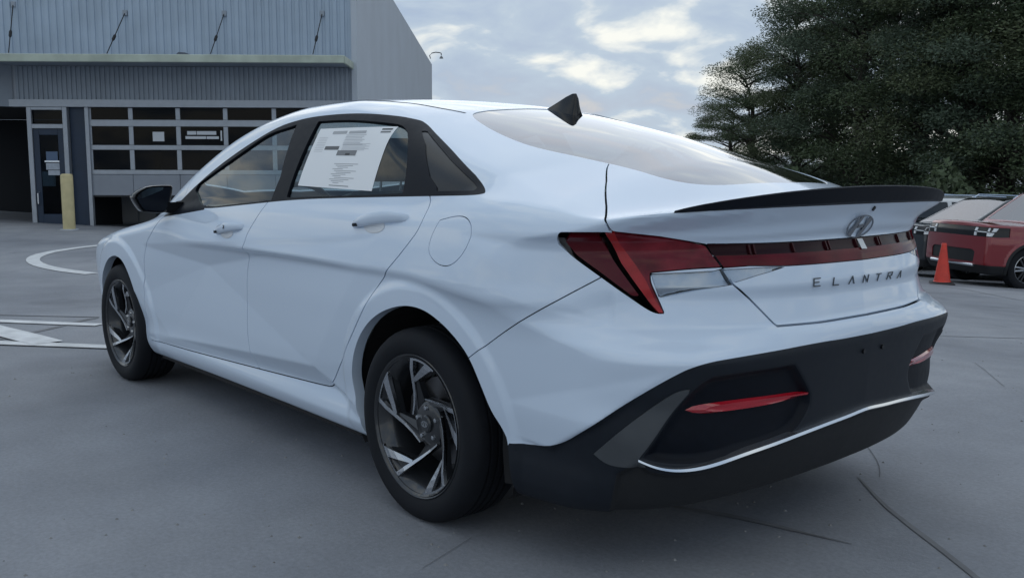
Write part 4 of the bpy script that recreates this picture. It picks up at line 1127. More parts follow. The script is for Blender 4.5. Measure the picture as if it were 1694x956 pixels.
for pts, w, m in ((G((-120,520),(0,521.5),(60,523),(164,525)), .022, M_CRACK), (G((-60,572),(0,563),(60,549),(100,541),(130,531),(160,526)), .05, M_TAR_SHADE),
               (G((1420,790),(1470,845),(1530,890),(1600,940),(1650,985)), [.006,.018,.022,.02,.02], M_TAR_SHADE),
               (G((1030,826),(1120,840),(1200,850),(1290,868),(1330,885),(1410,900)), [.006,.02,.03,.025,.014,.004], M_TAR_SHADE),  # soft shadow line behind the bumper, laid down as a dark strip
               (G((1535,470),(1600,480),(1694,498),(1800,520)), .02, M_CRACK), (G((1555,556),(1620,558),(1800,563)), .018, M_CRACK), (G((1520,484),(1694,488),(1850,492)), .015, M_CRACK),
               (G((1427,730),(1452,758),(1462,775),(1455,790)), .003, M_CRACK), (G((1612,600),(1630,618),(1662,640)), .003, M_CRACK), (G((700,940),(740,915),(780,890)), .002, M_CRACK)):
    o = strip('tar_and_shade_strip' if m is M_TAR_SHADE else 'pavement_crack', pts, w, m, .003, .06 if m is M_CRACK or True else .25); tag(o, kind='structure')
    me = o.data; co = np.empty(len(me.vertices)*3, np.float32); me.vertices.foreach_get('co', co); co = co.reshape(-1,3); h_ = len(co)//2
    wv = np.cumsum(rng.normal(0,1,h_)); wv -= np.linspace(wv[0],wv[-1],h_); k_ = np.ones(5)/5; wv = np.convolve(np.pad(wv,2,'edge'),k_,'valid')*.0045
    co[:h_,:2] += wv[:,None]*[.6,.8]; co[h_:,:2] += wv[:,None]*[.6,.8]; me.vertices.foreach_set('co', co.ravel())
# grit
gv = []; gf = []
for _ in range(420):
    u, v = rng.uniform(0,1694), 480 + 470*rng.random()**.7
    P = ground_hit(u, v) if _ % 3 == 0 else np.array([rng.uniform(-4,9), rng.uniform(-8,5), 0])
    s_ = rng.uniform(.003,.008); z_ = float(gz(P[0],P[1])); k_ = len(gv)
    a_ = rng.uniform(0,6.28); ca_, sa_ = math.cos(a_)*s_, math.sin(a_)*s_
    gv += [(P[0]+ca_,P[1]+sa_,z_),(P[0]-sa_,P[1]+ca_,z_),(P[0]-ca_,P[1]-sa_,z_),(P[0]+sa_*1.2,P[1]-ca_,z_),(P[0],P[1],z_+s_*.8)]
    gf += [(k_,k_+1,k_+4),(k_+1,k_+2,k_+4),(k_+2,k_+3,k_+4),(k_+3,k_,k_+4)]
o = fix_normals(add('grit', gv, gf, mat('grit_stone',(.22,.22,.22),.9,noise=.5,nscale=3))); tag(o, 'fine grit scattered over the pavement', 'grit', kind='stuff')
# ---------------------------------------------------------------- service building
FH = np.array([math.cos(YAW), math.sin(YAW), 0]); RH = np.array([math.sin(YAW), -math.cos(YAW), 0])
BPHI = math.radians(1.0); BD = 21.2
B_X = RH*math.cos(BPHI) + FH*math.sin(BPHI)           # along the front wall, to the right
B_N = FH*math.cos(BPHI) - RH*math.sin(BPHI)           # into the building
B_O = CAM + FH*BD + RH*(594-847)/FPX*BD; B_O[2] = 0    # right front corner
def bpx(u, v, depth=0.0):
    """pixel -> (along the wall, height) on the front plane moved out by depth"""
    d = ray(u, v); o = B_O - B_N*depth
    t = ((o-CAM)@B_N)/(d@B_N); P = CAM + d*t
    return float((P-B_O)@B_X), float(P[2])
def bx(u, depth=0.0): return bpx(u, 300, depth)[0]
def bz(v, u=300, depth=0.0): return bpx(u, v, depth)[1]
bld = empty('service_building', tuple(B_O)); bld.rotation_euler = (0,0,math.atan2(B_X[1],B_X[0]))
# local frame: x along the wall (right positive, 0 at the corner), y into the building, z up (world height)
tag(bld, 'grey corrugated metal service building with canopy and glazed roller door', 'building')
M_CORR = mat('corrugated_blue_grey', (.36,.44,.53), .5, metal=.15, noise=.10, nscale=1.2)
M_CORR2 = mat('corrugated_grey', (.30,.34,.39), .55, metal=.15, noise=.12, nscale=1.5)
M_STUCCO = mat('grey_stucco', (.48,.52,.57), .85, noise=.05, nscale=.8, bump=.2, bscale=40)
M_FRAME = mat('brushed_aluminium', (.38,.41,.45), .42, metal=.5, noise=.08, nscale=6)
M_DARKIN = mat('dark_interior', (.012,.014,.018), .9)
M_BLUED = mat('dark_blue_paint', (.014,.030,.060), .45, noise=.12, nscale=4)
M_FASCIA = mat('weathered_fascia', (.42,.47,.40), .7, noise=.18, nscale=2.5)
M_DPANEL = mat('door_panel_grey', (.26,.285,.33), .5, noise=.06, nscale=3)
M_PANE = glass('shop_glass', (.20,.27,.36), ior=1.2)
ROOF = 6.1; XL = bx(-420); Z0 = -.9
zh0, zh1 = bz(178), bz(166)                                # header beam
XD0, XD1 = bx(147), bx(532)                                # roller door
x_pil0, x_pil1 = bx(118), bx(147)
xf0, xf1 = bx(51), bx(117)                                 # personnel door frame
def wall(name, x0, x1, z0, z1, m, y0=0, y1=.25, parent=bld, bev=0):
    mb = MB(); mb.box(x0,x1,y0,y1,z0,z1,bev); return fix_normals(mb.build(name, m, parent))
def corr(name, x0, x1, z0, z1, m, pitch, y=0.0):
    """corrugated sheet: every rib is folded"""
    V = []; F = []; xs = []
    n = int((x1-x0)/pitch)
    for i in range(n+1):
        b_ = x0 + i*pitch
        xs += [(b_,0),(b_+pitch*.52,0),(b_+pitch*.60,.022),(b_+pitch*.92,.022)]
    xs = [(min(a,x1),d) for a,d in xs]
    for a, d in xs: V += [(a,y+d,z0),(a,y+d,z1)]
    F = [(2*i,2*i+2,2*i+3,2*i+1) for i in range(len(xs)-1)]
    return fix_normals(add(name, V, F, m, bld))
zc0, zc1 = bz(104,300,1.2), bz(91,300,1.2)                  # canopy fascia on its own plane
corr('upper_cladding', XL, -.02, zc1-.05, ROOF, M_CORR, .165)
corr('lower_cladding', bx(36), -.02, zh1, zc0+.04, M_CORR2, .105, -.01)
wall('backing_wall', XL, -.02, zh1, ROOF, M_STUCCO, .04, .25)
wall('header_beam', bx(20), -.02, zh0, zh1, M_FRAME, -.06, .25)
wall('wall_pier', XD1, -.02, Z0, zh0, M_STUCCO, 0, .25)
wall('wall_pier', x_pil0, x_pil0+.34, Z0, zh0, M_BLUED, .10, .35); wall('wall_pier', x_pil0+.36, XD0-.02, Z0, zh0, M_MATBLK, .03, .3)
# side wall runs back from the corner
wall('side_wall', -.30, 0, Z0, ROOF, M_STUCCO, .26, 25.0)
wall('corner_trim', -.10, .02, Z0, ROOF, M_STUCCO, -.05, .26)
wall('roof', XL, 0, ROOF+.002, ROOF+.1, M_STUCCO, -.02, 25.0)
wall('back_wall', XL, -.3, Z0, ROOF, M_STUCCO, 24.8, 25.0)
# canopy
cx1 = bx(571,1.2)
mb = MB(); mb.box(XL, cx1, -1.2, -.0, zc0+.05, zc1-.01); can = fix_normals(mb.build('canopy', M_CORR2, bld))
mb = MB(); mb.box(XL, cx1+.03, -1.26, -1.2, zc0, zc1, .012); fix_normals(mb.build('canopy_fascia', M_FASCIA, can))
mb = MB(); mb.box(cx1, cx1+.05, -1.2, -.02, zc0, zc1, .012); fix_normals(mb.build('canopy_fascia', M_FASCIA, can))
for (u0,v0,u1,v1) in ((22,8,12,66),(207,22,174,82),(371,23,346,83),(533,23,516,85)):
    a = bpx(u0,v0); b = bpx(u1,v1,.8); A = (a[0],-.01,a[1]); B = (b[0],-.8,zc1)
    mb = MB(); mb.tube([A,B], .011, 6); rod = mb.build('tie_rod', M_MATBLK, can)
    q = np.array(A)*.35+np.array(B)*.65; q2 = np.array(A)*.50+np.array(B)*.50
    mb = MB(); mb.tube([q, q*.75+q2*.25, q*.25+q2*.75, q2], [.012,.032,.032,.012], 8); mb.build('turnbuckle', M_MATBLK, rod)
    mb = MB(); mb.box(A[0]-.05,A[0]+.05,-.03,.02,A[2]-.06,A[2]+.06,.01); mb.build('bracket', M_CORR2, rod)
    mb = MB(); mb.box(B[0]-.05,B[0]+.05,-.86,-.74,zc1-.01,zc1+.06,.01); mb.build('anchor_plate', M_CORR2, rod)
a = bpx(308,84,.6); mb = MB(); mb.prism([(a[0]-.17,zc1-.01),(a[0]+.17,zc1-.01),(a[0]+.15,zc1+.05),(a[0]+.02,zc1+.10),(a[0]-.12,zc1+.11),(a[0]-.17,zc1+.06)],'y',-.75,-.5); fix_normals(mb.build('canopy_lamp', mat('lamp_grey',(.10,.12,.15),.6), can))
# left return wing, nearer the camera
xw = bx(30)
wg = math.radians(42)
def wing(name, s0, s1, z0, z1, m, t=.2, off=0):
    p = lambda s, d: (xw - s*math.cos(wg) - d*math.sin(wg), -s*math.sin(wg) + d*math.cos(wg) + off)
    pts = [p(s0,0),p(s1,0),p(s1,t),p(s0,t)]; mb = MB(); mb.prism(pts, 'z', z0, z1); return fix_normals(mb.build(name, m, bld))
wing('wing_cladding', .0, 3.2, zh0, zc0+.05, M_CORR2); wing('wing_pier', 2.2, 3.2, Z0, zh0-.002, M_MATBLK)
# dark bay inside
wall('bay_floor', XL, -.3, Z0+.3, bz(379,80)-.02, mat('shop_floor',(.10,.10,.105),.6), .3, 9)
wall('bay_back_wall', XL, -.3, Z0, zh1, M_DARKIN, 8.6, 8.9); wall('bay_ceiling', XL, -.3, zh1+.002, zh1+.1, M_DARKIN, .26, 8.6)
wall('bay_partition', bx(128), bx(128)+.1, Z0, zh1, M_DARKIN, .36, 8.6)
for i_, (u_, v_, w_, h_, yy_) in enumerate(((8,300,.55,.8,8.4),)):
    x, z = bpx(u_, v_); mb = MB(); mb.box(x*1.38-.35,x*1.38+.15,8.45,8.58,z-.25,z+.2); mb.build('bay_glow_panel', mat('bay_glow',(.3,.33,.3),.6,emit=((.55,.62,.55),.2)), bld)  # solid box given a faint glow as the small bright spot in the bay
# personnel door
zs, zt = bz(213,80), bz(376.5,80)
drf = empty('entry_door', (0,0,0), 0, bld)
for nm, args in (('door_frame',(xf0,xf0+.10,zt,zh0)),('door_frame',(xf1-.10,xf1,zt,zh0)),('door_frame',(xf0+.1,xf1-.1,zs,zs+.10)),('door_frame',(xf0+.1,xf1-.1,zh0-.07,zh0-.001))):
    wall(nm, *args, M_FRAME, -.03, .12, drf, .008)
wall('transom_pane', xf0+.1, xf1-.1, zs+.1, zh0-.07, M_PANE, .04, .05, drf)
for nm, args in (('door_stile',(xf0+.105,xf0+.235,zt+.01,zs-.004)),('door_stile',(xf1-.235,xf1-.105,zt+.01,zs-.004)),('door_rail',(xf0+.236,xf1-.236,zs-.14,zs-.004)),('door_rail',(xf0+.236,xf1-.236,zt+.01,zt+.30))):
    wall(nm, *args, M_BLUED, .01, .06, drf, .006)
wall('door_pane', xf0+.23, xf1-.23, zt+.30, zs-.14, M_PANE, .03, .04, drf)
xm = (xf0+xf1)/2
M_NOTICE = mat('notice_paper', (.40,.44,.50), .7, noise=.1, nscale=20)
for (u0,u1,v0,v1,m_) in ((78,97,251,266,mat('notice_blue',(.10,.15,.24),.7)),(75,103,266,268.5,M_CHROME),(77,103,270,281,M_NOTICE),(80,100,282,290,M_NOTICE)):
    wall('notice', bx(u0), bx(u1), bz(v1,90), bz(v0,90), m_, .022, .026, drf)
mb = MB(); hx = xf0+.17; mb.tube([(hx,.005,bz(318,72)),(hx,-.06,bz(320,72)),(hx,-.06,bz(337,72)),(hx,.005,bz(339,72))], .016, 8); mb.build('door_handle', M_CHROME, drf)
# sectional roller door, part open
rd = empty('roller_door', (0,0,0), 0, bld)
wall('door_track', XD0-.02, XD0+.06, Z0, zh0-.002, M_FRAME, .0, .10, rd); wall('door_track', XD1-.06, XD1+.02, Z0, zh0-.002, M_FRAME, -.003, .10, rd)
cols = [bx(u) for u in (149,219,297,375,455,530)]
rows = [(168,198.5),(209.5,240.5),(248.5,281.5)]
rails = [(198.5,209.5),(240.5,248.5),(281.5,289)]
for v0, v1 in rails: wall('door_rail', cols[0]-.03, cols[-1]+.03, bz(v1), bz(v0), M_FRAME, .05, .11, rd, .006)
for r, (v0, v1) in enumerate(rows):
    z0_, z1_ = bz(v1), min(bz(v0), zh0-.01)
    for c_ in range(len(cols)):
        wd = .05 if 0 < c_ < len(cols)-1 else .07
        wall('door_mullion', cols[c_]-wd, cols[c_]+wd, z0_+.002, z1_-.002, M_FRAME, .055, .105, rd, .005)
    for c_ in range(len(cols)-1):
        wall('window_pane', cols[c_]+.05, cols[c_+1]-.05, z0_, z1_, M_PANE, .078, .084, rd)
for c_ in range(len(cols)-1):
    wall('door_panel', cols[c_]+.003 if c_ else cols[0]-.05, cols[c_+1]-.003, bz(324), bz(289.5), M_DPANEL, .05, .11, rd, .01)
wall('bottom_seal', cols[0]-.05, cols[-1]+.03, bz(326.5), bz(324)-.001, M_MATBLK, .055, .105, rd)
M_PAPERW = mat('posted_paper', (.62,.65,.68), .7)
wall('posted_sheet', bx(254), bx(273), bz(234), bz(218.5), M_PAPERW, .070, .073, rd)
for (u0,u1,v0,v1) in ((311,326,217,223),(327,359,217,223),(308,342,225.5,230),(343,363,225.5,230)):
    wall('decal_text', bx(u0), bx(u1), bz(v1), bz(v0), M_PAPERW, .070, .073, rd)
wall('decal_strip', bx(366), bx(368.5), bz(233), bz(216), M_PAPERW, .070, .073, rd)
# things seen dimly inside the bay
M_SHELF = mat('shop_shelf', (.20,.22,.24), .6)
for (x, y, w_, h_, m_) in ((bx(185)*1.05,2.2,.9,1.9,M_SHELF),(bx(250)*1.07,3.0,1.2,2.1,mat('shop_locker',(.16,.17,.19),.6)),(bx(330)*1.05,2.6,1.0,1.8,M_SHELF),(bx(420)*1.05,3.4,1.3,2.0,M_SHELF)):
    c_ = empty('storage_cabinet', (x,y,bz(379,80)-.02), 0, bld)
    for nm, a_ in (('cabinet_body',(-w_/2,w_/2,0,.5,0,h_)),):
        mb = MB(); mb.box(*a_,.02); fix_normals(mb.build(nm, m_, c_))
    for k in range(2):
        mb = MB(); mb.box(-w_/2+.03+k*w_/2,-.02+k*w_/2,-.02,-.001,.06,h_-.06,.008); fix_normals(mb.build('cabinet_door', mat('cabinet_front',(.30,.31,.32),.55), c_))
# gooseneck lamp on the far corner
lp = bpx(709,93); gd = 24.8
d = ray(709,94); C0 = B_O + B_N*gd; t = ((C0-CAM)@B_N)/(d@B_N); P = CAM+d*t
loc = lambda P: np.array([(P-B_O)@B_X, (P-B_O)@B_N, P[2]])
p0 = loc(P); sc = 1555/40.
q = lambda dx, dz: (p0[0]+dx, gd, p0[2]+dz)
gl_ = empty('gooseneck_lamp', (0,0,0), 0, bld)
mb = MB(); mb.tube([(-.05,gd,p0[2]-.1),q(.05,.05),q(.16,.16),q(.34,.20),q(.52,.18),q(.60,.16),q(.61,.05)], .022, 8); mb.build('lamp_arm', M_MATBLK, gl_)
mb = MB(); mb.lathe([(.0,.03),(.04,.02),(.10,-.09),(.09,-.09),(.03,0)], 16, 'z', q(.61,.0)); fix_normals(mb.build('lamp_shade', mat('shade_grey',(.18,.19,.2),.5), gl_))
# bollard
P = ground_hit(115, 380.5); bo = empty('bollard', tuple(P)); tag(bo, 'pale yellow steel bollard in front of the blue entry door', 'bollard')
M_YEL = mat('faded_yellow_paint', (.52,.45,.25), .6, noise=.12, nscale=6)
mb = MB(); mb.lathe([(.112,0),(.112,1.04),(.104,1.065),(.08,1.08),(0,1.085)], 28, 'z'); fix_normals(mb.build('post', M_YEL, bo), 35)
mb = MB(); mb.lathe([(.17,0),(.17,.015),(.115,.02)], 28, 'z'); fix_normals(mb.build('base_ring', M_STUCCO, bo), 35)
# raised apron in front of the building
tag(wall('pavement', XL, -.1, bz(379,80)-.5, bz(379,80)+.0, mat('apron_concrete',(.16,.165,.175),.85,noise=.12,nscale=1.2), -.9, .30), kind='structure') if False else None
# ---------------------------------------------------------------- trees
def leaf_mat(name, base, var):
    m = bpy.data.materials.new(name); m.use_nodes = True; t = m.node_tree; b = t.nodes['Principled BSDF']
    g = t.nodes.new('ShaderNodeNewGeometry'); oi = t.nodes.new('ShaderNodeTexCoord')
    n = t.nodes.new('ShaderNodeTexNoise'); n.inputs['Scale'].default_value = .8; n.inputs['Detail'].default_value = 3; t.links.new(oi.outputs['Object'], n.inputs['Vector'])
    ad = t.nodes.new('ShaderNodeMath'); ad.operation = 'MULTIPLY_ADD'; ad.inputs[1].default_value = .5; t.links.new(g.outputs['Random Per Island'], ad.inputs[0]); 
    ml = t.nodes.new('ShaderNodeMath'); ml.operation = 'MULTIPLY'; ml.inputs[1].default_value = .6; t.links.new(n.outputs[0], ml.inputs[0]); t.links.new(ml.outputs[0], ad.inputs[2])
    r = t.nodes.new('ShaderNodeValToRGB'); r.color_ramp.elements[0].color = (*[c*(1-var) for c in base],1); r.color_ramp.elements[1].color = (*[c*(1+var) for c in base],1)
    r.color_ramp.elements[0].position = .2; r.color_ramp.elements[1].position = .8
    t.links.new(ad.outputs[0], r.inputs[0]); t.links.new(r.outputs[0], b.inputs['Base Color'])
    b.inputs['Roughness'].default_value = .6
    tl = t.nodes.new('ShaderNodeBsdfTranslucent'); t.links.new(r.outputs[0], tl.inputs[0])
    mx = t.nodes.new('ShaderNodeMixShader'); mx.inputs[0].default_value = .25
    out = t.nodes['Material Output']; t.links.new(b.outputs[0], mx.inputs[1]); t.links.new(tl.outputs[0], mx.inputs[2]); t.links.new(mx.outputs[0], out.inputs[0])
    return m
M_BARK = mat('bark', (.055,.045,.038), .9, noise=.3, nscale=8, bump=.5, bscale=20)
LEAVES = [leaf_mat('foliage_deep', (.082,.112,.058), .5), leaf_mat('foliage_olive', (.095,.118,.060), .5), leaf_mat('foliage_cool', (.076,.106,.070), .5)]
def make_tree(seed, H_, R_, nclump, per, leaf, low=.06):
    """trunk with limbs, crown of leaf sprays gathered in boughs"""
    r = np.random.default_rng(seed); tr = MB()
    top = np.array([r.normal(0,.3), r.normal(0,.3), H_*.86])
    pts = [np.zeros(3)] + [top*t + np.r_[r.normal(0,.12,2),0] for t in (.2,.4,.6,.8)] + [top]
    tr.tube(pts, [.34,.28,.23,.17,.10,.03], 9)
    cl = []
    for i in range(nclump):
        t = low + (1-low)*((i+.5)/nclump)**.9
        prof = R_*(1-abs((t-.40)/.62)**2.4)**.5 if abs(t-.40) < .62 else R_*.15
        a = i*2.399 + r.normal(0,.4); rad = prof*(.35+.65*r.random()**.5)
        c = np.array([rad*math.cos(a), rad*math.sin(a), H_*t + r.normal(0,.3)])
        base = np.array([0,0,max(.3,c[2]-rad*.55)])*1.0 + top*[c[2]/H_*.8]*2 if False else np.array([top[0]*t, top[1]*t, max(.4, c[2]-rad*.5)])
        mid = (base+c)/2 + [0,0,.12*rad]
        tr.tube([base, mid, c], [.075,.045,.012], 5)
        cl.append((c, (.60+.55*r.random())*(.75+.35*R_/3)))
    V = []; 
    cs = np.array([c for c,_ in cl]); ss = np.array([s for _,s in cl])
    k = np.repeat(np.arange(nclump), per); n = len(k)
    d = r.normal(0,1,(n,3)); d /= np.linalg.norm(d,axis=1,keepdims=True); rad = ss[k]*r.random(n)**.55
    P = cs[k] + d*rad[:,None]*[1.25,1.25,.60]
    P[:,2] -= .10*np.hypot(*(P[:,:2]-cs[k][:,:2]).T)           # boughs droop
    ax = r.normal(0,1,(n,3)); ax[:,2] *= .5; ax = .6*d + .7*ax; ax /= np.linalg.norm(ax,axis=1,keepdims=True)
    up = r.normal(0,1,(n,3)); b = np.cross(ax, up); b /= np.linalg.norm(b,axis=1,keepdims=True)
    s = leaf*(.6+.8*r.random(n))[:,None]
    V = np.stack([P - ax*s, P + b*s*.42, P + ax*s, P - b*s*.42], 1).reshape(-1,3)
    F = np.arange(4*n).reshape(-1,4)
    return tr, V, F
VARS = []
for i, (sd_, H_, R_, nc, per, lf) in enumerate(((3,15,3.6,74,1150,.058),(8,13,3.1,64,1150,.055),(21,17,4.0,84,1150,.060))):
    tr, V, F = make_tree(sd_, H_, R_, nc, per, lf)
    me_t = mesh_data('trunk', tr.v, tr.f, M_BARK, smooth=True); me_c = mesh_data('crown', V, F, LEAVES[i])
    VARS.append((me_t, me_c))
def at_depth(u, depth):
    d = CF + (u-847)/FPX*CR; P = CAM + FH*depth + RH*(u-847)/FPX*depth
    return float(P[0]), float(P[1])
TREES = [ # pixel column, depth, variant, scale, turn, label
 (1195,64,1,.56,.3,'smallest dark tree at the open end of the tree line'),
 (1250,58,0,.66,1.4,'rounded dark tree second from the open end of the tree line'),
 (1318,54,1,.92,2.2,'leafy tree rising between the small end tree and the tall trees'),
 (1412,50,2,1.0,.8,'tall full tree behind the dark parked car and the white car'),
 (1500,47,0,1.15,4.0,'broad tall tree behind the white parked car'),
 (1580,43,1,1.22,5.1,'bushy tall tree above the roof of the dark parked car'),
 (1660,40,2,1.05,3.1,'dense tall tree directly behind the red car'),
 (1760,38,0,1.15,2.6,'dense tall tree past the tail of the red car'),
 (1450,60,2,1.12,1.9,'tall tree in the second row behind the white parked car'),
 (1610,54,2,1.12,.2,'tall tree in the second row behind the red car'),
 (1370,64,0,.85,3.3,'slim tree in the second row near the open end'),
 (1890,36,1,1.3,1.0,'leafy tree at the far right past the red car'),
]
for (u, dep, v, sc, rz, lab) in TREES:
    x, y = at_depth(u, dep); t = empty('tree', (x, y, float(gz(x,y))-.1), rz); t.scale = (sc*1.2,sc*1.2,sc) if sc > .7 else (sc*1.55,sc*1.55,sc)
    tag(t, lab, 'tree', 'trees along the edge of the lot')
    for nm, me in zip(('trunk','crown'), VARS[v]): link(bpy.data.objects.new(nm, me), t)
# undergrowth below the crowns
r = np.random.default_rng(5); n = 26000
u_ = r.uniform(1180,1960,n); dep = r.uniform(36,52,n) + (1500-u_)*.03
x = CAM[0]+FH[0]*dep+RH[0]*(u_-847)/FPX*dep; y = CAM[1]+FH[1]*dep+RH[1]*(u_-847)/FPX*dep
hmax = 1.6+.9*np.sin(u_*.021)+.5*np.sin(u_*.053+1)
P = np.c_[x, y, gz(x,y)+hmax*r.random(n)]
ax = r.normal(0,1,(n,3)); ax /= np.linalg.norm(ax,axis=1,keepdims=True); b = np.cross(ax, r.normal(0,1,(n,3))); b /= np.linalg.norm(b,axis=1,keepdims=True); s = .13*(.6+.8*r.random(n))[:,None]
V = np.stack([P-ax*s, P+b*s*.5, P+ax*s, P-b*s*.5],1).reshape(-1,3)
tag(add('undergrowth', V, np.arange(4*n).reshape(-1,4), LEAVES[0]), 'dark brush growing under the row of trees', 'brush', kind='stuff')

# low wood far beyond the lot
n = 24000; u_ = r.uniform(300,1500,n); dep = r.uniform(120,150,n)
x = CAM[0]+FH[0]*dep+RH[0]*(u_-847)/FPX*dep; y = CAM[1]+FH[1]*dep+RH[1]*(u_-847)/FPX*dep
hm = 4.2+1.0*np.sin(u_*.013)+.7*np.sin(u_*.041+2)+.4*np.sin(u_*.11)
P = np.c_[x, y, gz(x,y)+hm*r.random(n)**.7]
ax = r.normal(0,1,(n,3)); ax /= np.linalg.norm(ax,axis=1,keepdims=True); b = np.cross(ax, r.normal(0,1,(n,3))); b /= np.linalg.norm(b,axis=1,keepdims=True); s = .42*(.6+.8*r.random(n))[:,None]
V = np.stack([P-ax*s, P+b*s*.5, P+ax*s, P-b*s*.5],1).reshape(-1,3)
tag(add('far_wood', V, np.arange(4*n).reshape(-1,4), LEAVES[2]), 'low dark wood far beyond the parking lot', 'wood', kind='stuff')
# ---------------------------------------------------------------- parked boxy cars and the cone
def suv_shape(hood=1.10, roof=1.70, ws0=2.50, ws1=1.80, tail=-1.03, nose=3.68, width=.945, tum=.26):
    def fn(x, y, z):
        y = np.abs(y)
        arch = 0
        for cx in (0, 2.80):
            r = np.hypot(x-cx, z-.37); arch = arch + .018*(1-sstep(.46,.49,r))
        side = y - (width - .05*sstep(3.0,3.7,x) - .02*sstep(0,-1,x) - .05*sstep(.42,.22,z) - .03*sstep(.75,1.06,z) + arch)
        front = x - (nose - .10*(y/.95)**2 - .04*sstep(.95,1.1,z) - .10*sstep(.45,.2,z))
        rear = (tail + .06*(y/.95)**2) - x
        top = z - (hood - .018*(x-2.5) - .05*(y/.95)**2)
        low = smax(side, front, .07); low = smax(low, rear, .07); low = smax(low, top, .06); low = smax(low, .24-z, .05)
        cs = (y - (width-.045 - tum*(z-1.05) - .10*np.maximum(z-1.4,0)))
        k = (roof-hood)/(ws0-ws1)
        wsd = ((z-hood) - k*(ws0 - x))/math.sqrt(1+k*k)
        rf = z - (roof - .03*((x-.6)/1.5)**2 - .035*(y/.7)**2)
        tl = (tail+.10 + .20*(z-1.1)) - x
        cab = smax(smax(smax(cs, wsd, .05), rf, .07), tl, .08); cab = smax(cab, .9-z, .02)
        return smin(low, cab, .025)
    return fn
M_SUVGLASS = glass('suv_glass', (.10,.12,.13), boost=.03)
M_SUVWS = glass('suv_windshield', (.35,.40,.42), boost=.10)
def suv(name, loc, heading, paint, label, fn, parts=True, hood=1.10, roof=1.70, ws0=2.50, ws1=1.80):
    e = empty(name, loc, heading); tag(e, label, 'car', 'cars parked in a row')
    zs = .66; n0, n1, n2 = 60, 90, 60
    az_r = np.radians(np.linspace(90,0,n0)); xs = np.linspace(0,2.8,n1)[1:]; az_f = np.radians(np.linspace(0,90,n2))[1:]
    O = np.concatenate([np.c_[0*az_r,0*az_r,0*az_r+zs], np.c_[xs,0*xs,0*xs+zs], np.c_[0*az_f+2.8,0*az_f,0*az_f+zs]])
    D = np.concatenate([np.c_[-np.sin(az_r),np.cos(az_r)], np.c_[0*xs,0*xs+1], np.c_[np.sin(az_f),np.cos(az_f)]])
    ph = np.radians(np.linspace(55,180,120)); m = len(ph); n = len(O)
    OO = np.repeat(O,m,0); DD = np.repeat(D,m,0); pp = np.tile(ph,n)
    R = np.c_[DD[:,0]*np.sin(pp), DD[:,1]*np.sin(pp), -np.cos(pp)]
    P = cast(OO+R*.1, R, 1.5, 40, 14, fn); P[np.abs(P[:,1])<1e-5,1] = 0; N = body_normal(P, .006, fn)
    N[P[:,1] < 1e-5, 1] = 0; N /= np.linalg.norm(N,axis=1,keepdims=True)
    i = np.arange(n*m).reshape(n,m); a,b,c,d = i[:-1,:-1].ravel(), i[1:,:-1].ravel(), i[1:,1:].ravel(), i[:-1,1:].ravel()
    F = np.concatenate([np.stack([a,c,b],1), np.stack([a,d,c],1)]); X = P[F]; ar = np.linalg.norm(np.cross(X[:,1]-X[:,0],X[:,2]-X[:,0]),axis=1)
    T = Tri(P, N, F[ar>1e-9])
    xz = lambda t, poly: poly_sd(t.V[:,0], t.z, poly)
    yz = lambda t, poly: poly_sd(np.abs(t.V[:,1]), t.z, poly)
    circ = lambda t, cx, r: np.hypot(t.V[:,0]-cx, t.z-.37) - r + np.where(np.abs(t.V[:,1])<.5, 9, 0)
    for cx in (0,2.8): _, T = T.cut(circ(T,cx,.405))
    clad = []
    for cx in (0,2.8):
        q, T = T.cut(circ(T,cx,.455)); clad.append(q)
    sl, T = T.cut(T.z - .40)
    k = (roof-hood)/(ws0-ws1)
    gls = []
    for poly in ([(ws0-.42,hood+.03),(ws1-.12,roof-.13),(.95,roof-.115),(.95,hood+.03)], [(.85,hood+.03),(.85,roof-.115),(-.10,roof-.13),(-.10,hood+.04)], [(-.20,hood+.05),(-.20,roof-.14),(-.72,roof-.17),(-.78,hood+.08)]):
        q, T = T.cut(np.maximum(xz(T, poly), .3-np.abs(T.V[:,1]))); gls.append(q)
    wsp, T = T.cut(np.maximum(np.maximum(np.abs(T.V[:,1]) - (.80 - .30*(T.z-1.1)), np.maximum(hood+.03-T.z, T.z-(roof-.05))), (ws1-.05) - T.V[:,0]))
    rgw, T = T.cut(np.maximum(np.maximum(np.abs(T.V[:,1])-.62, np.maximum(hood+.1-T.z, T.z-(roof-.12))), T.V[:,0]+.6))
    band = []
    fx = lambda t: np.where(t.V[:,0] < 2.9, 9, 0)
    grl, T = T.cut(yz(T, [(-.1,.89),(.90,.89),(.96,.93),(.96,1.06),(-.1,1.06)]) + np.where(T.V[:,0] < 3.2, 9, 0))
    low, T = T.cut(yz(T, [(-.1,.44),(.60,.44),(.62,.62),(.55,.66),(-.1,.66)]) + np.where(T.V[:,0] < 3.3, 9, 0))
    hd, T = T.cut(np.maximum(poly_sd(T.V[:,0], np.abs(T.V[:,1]), [(2.48,-.1),(3.57,-.1),(3.50,.60),(3.36,.80),(2.48,.80)]), .98 - T.z))
    bo = T.flange(.012).both().build('body', paint, e)
    hd.offset(.001).flange(.01).both().build('hood', paint, e)
    for q in clad: 
        for s_ in (q, q.mirror()): s_.offset(-.006).flange(.02).build('arch_cladding', M_MATBLK, e)
    sl.both().build('sill_cladding', M_MATBLK, e)
    for s_ in (False, True):
        for q in gls: (q.mirror() if s_ else q).offset(.006).build('side_window', M_SUVGLASS, e)
    wsp.offset(.004).both().build('windshield', M_SUVWS, e); rgw.offset(.004).both().build('rear_window', M_SUVGLASS, e)
    grl.offset(.012).both().build('grille_band', M_GLOSSBLK, e); low.offset(.015).both().build('lower_grille', M_MATBLK, e)
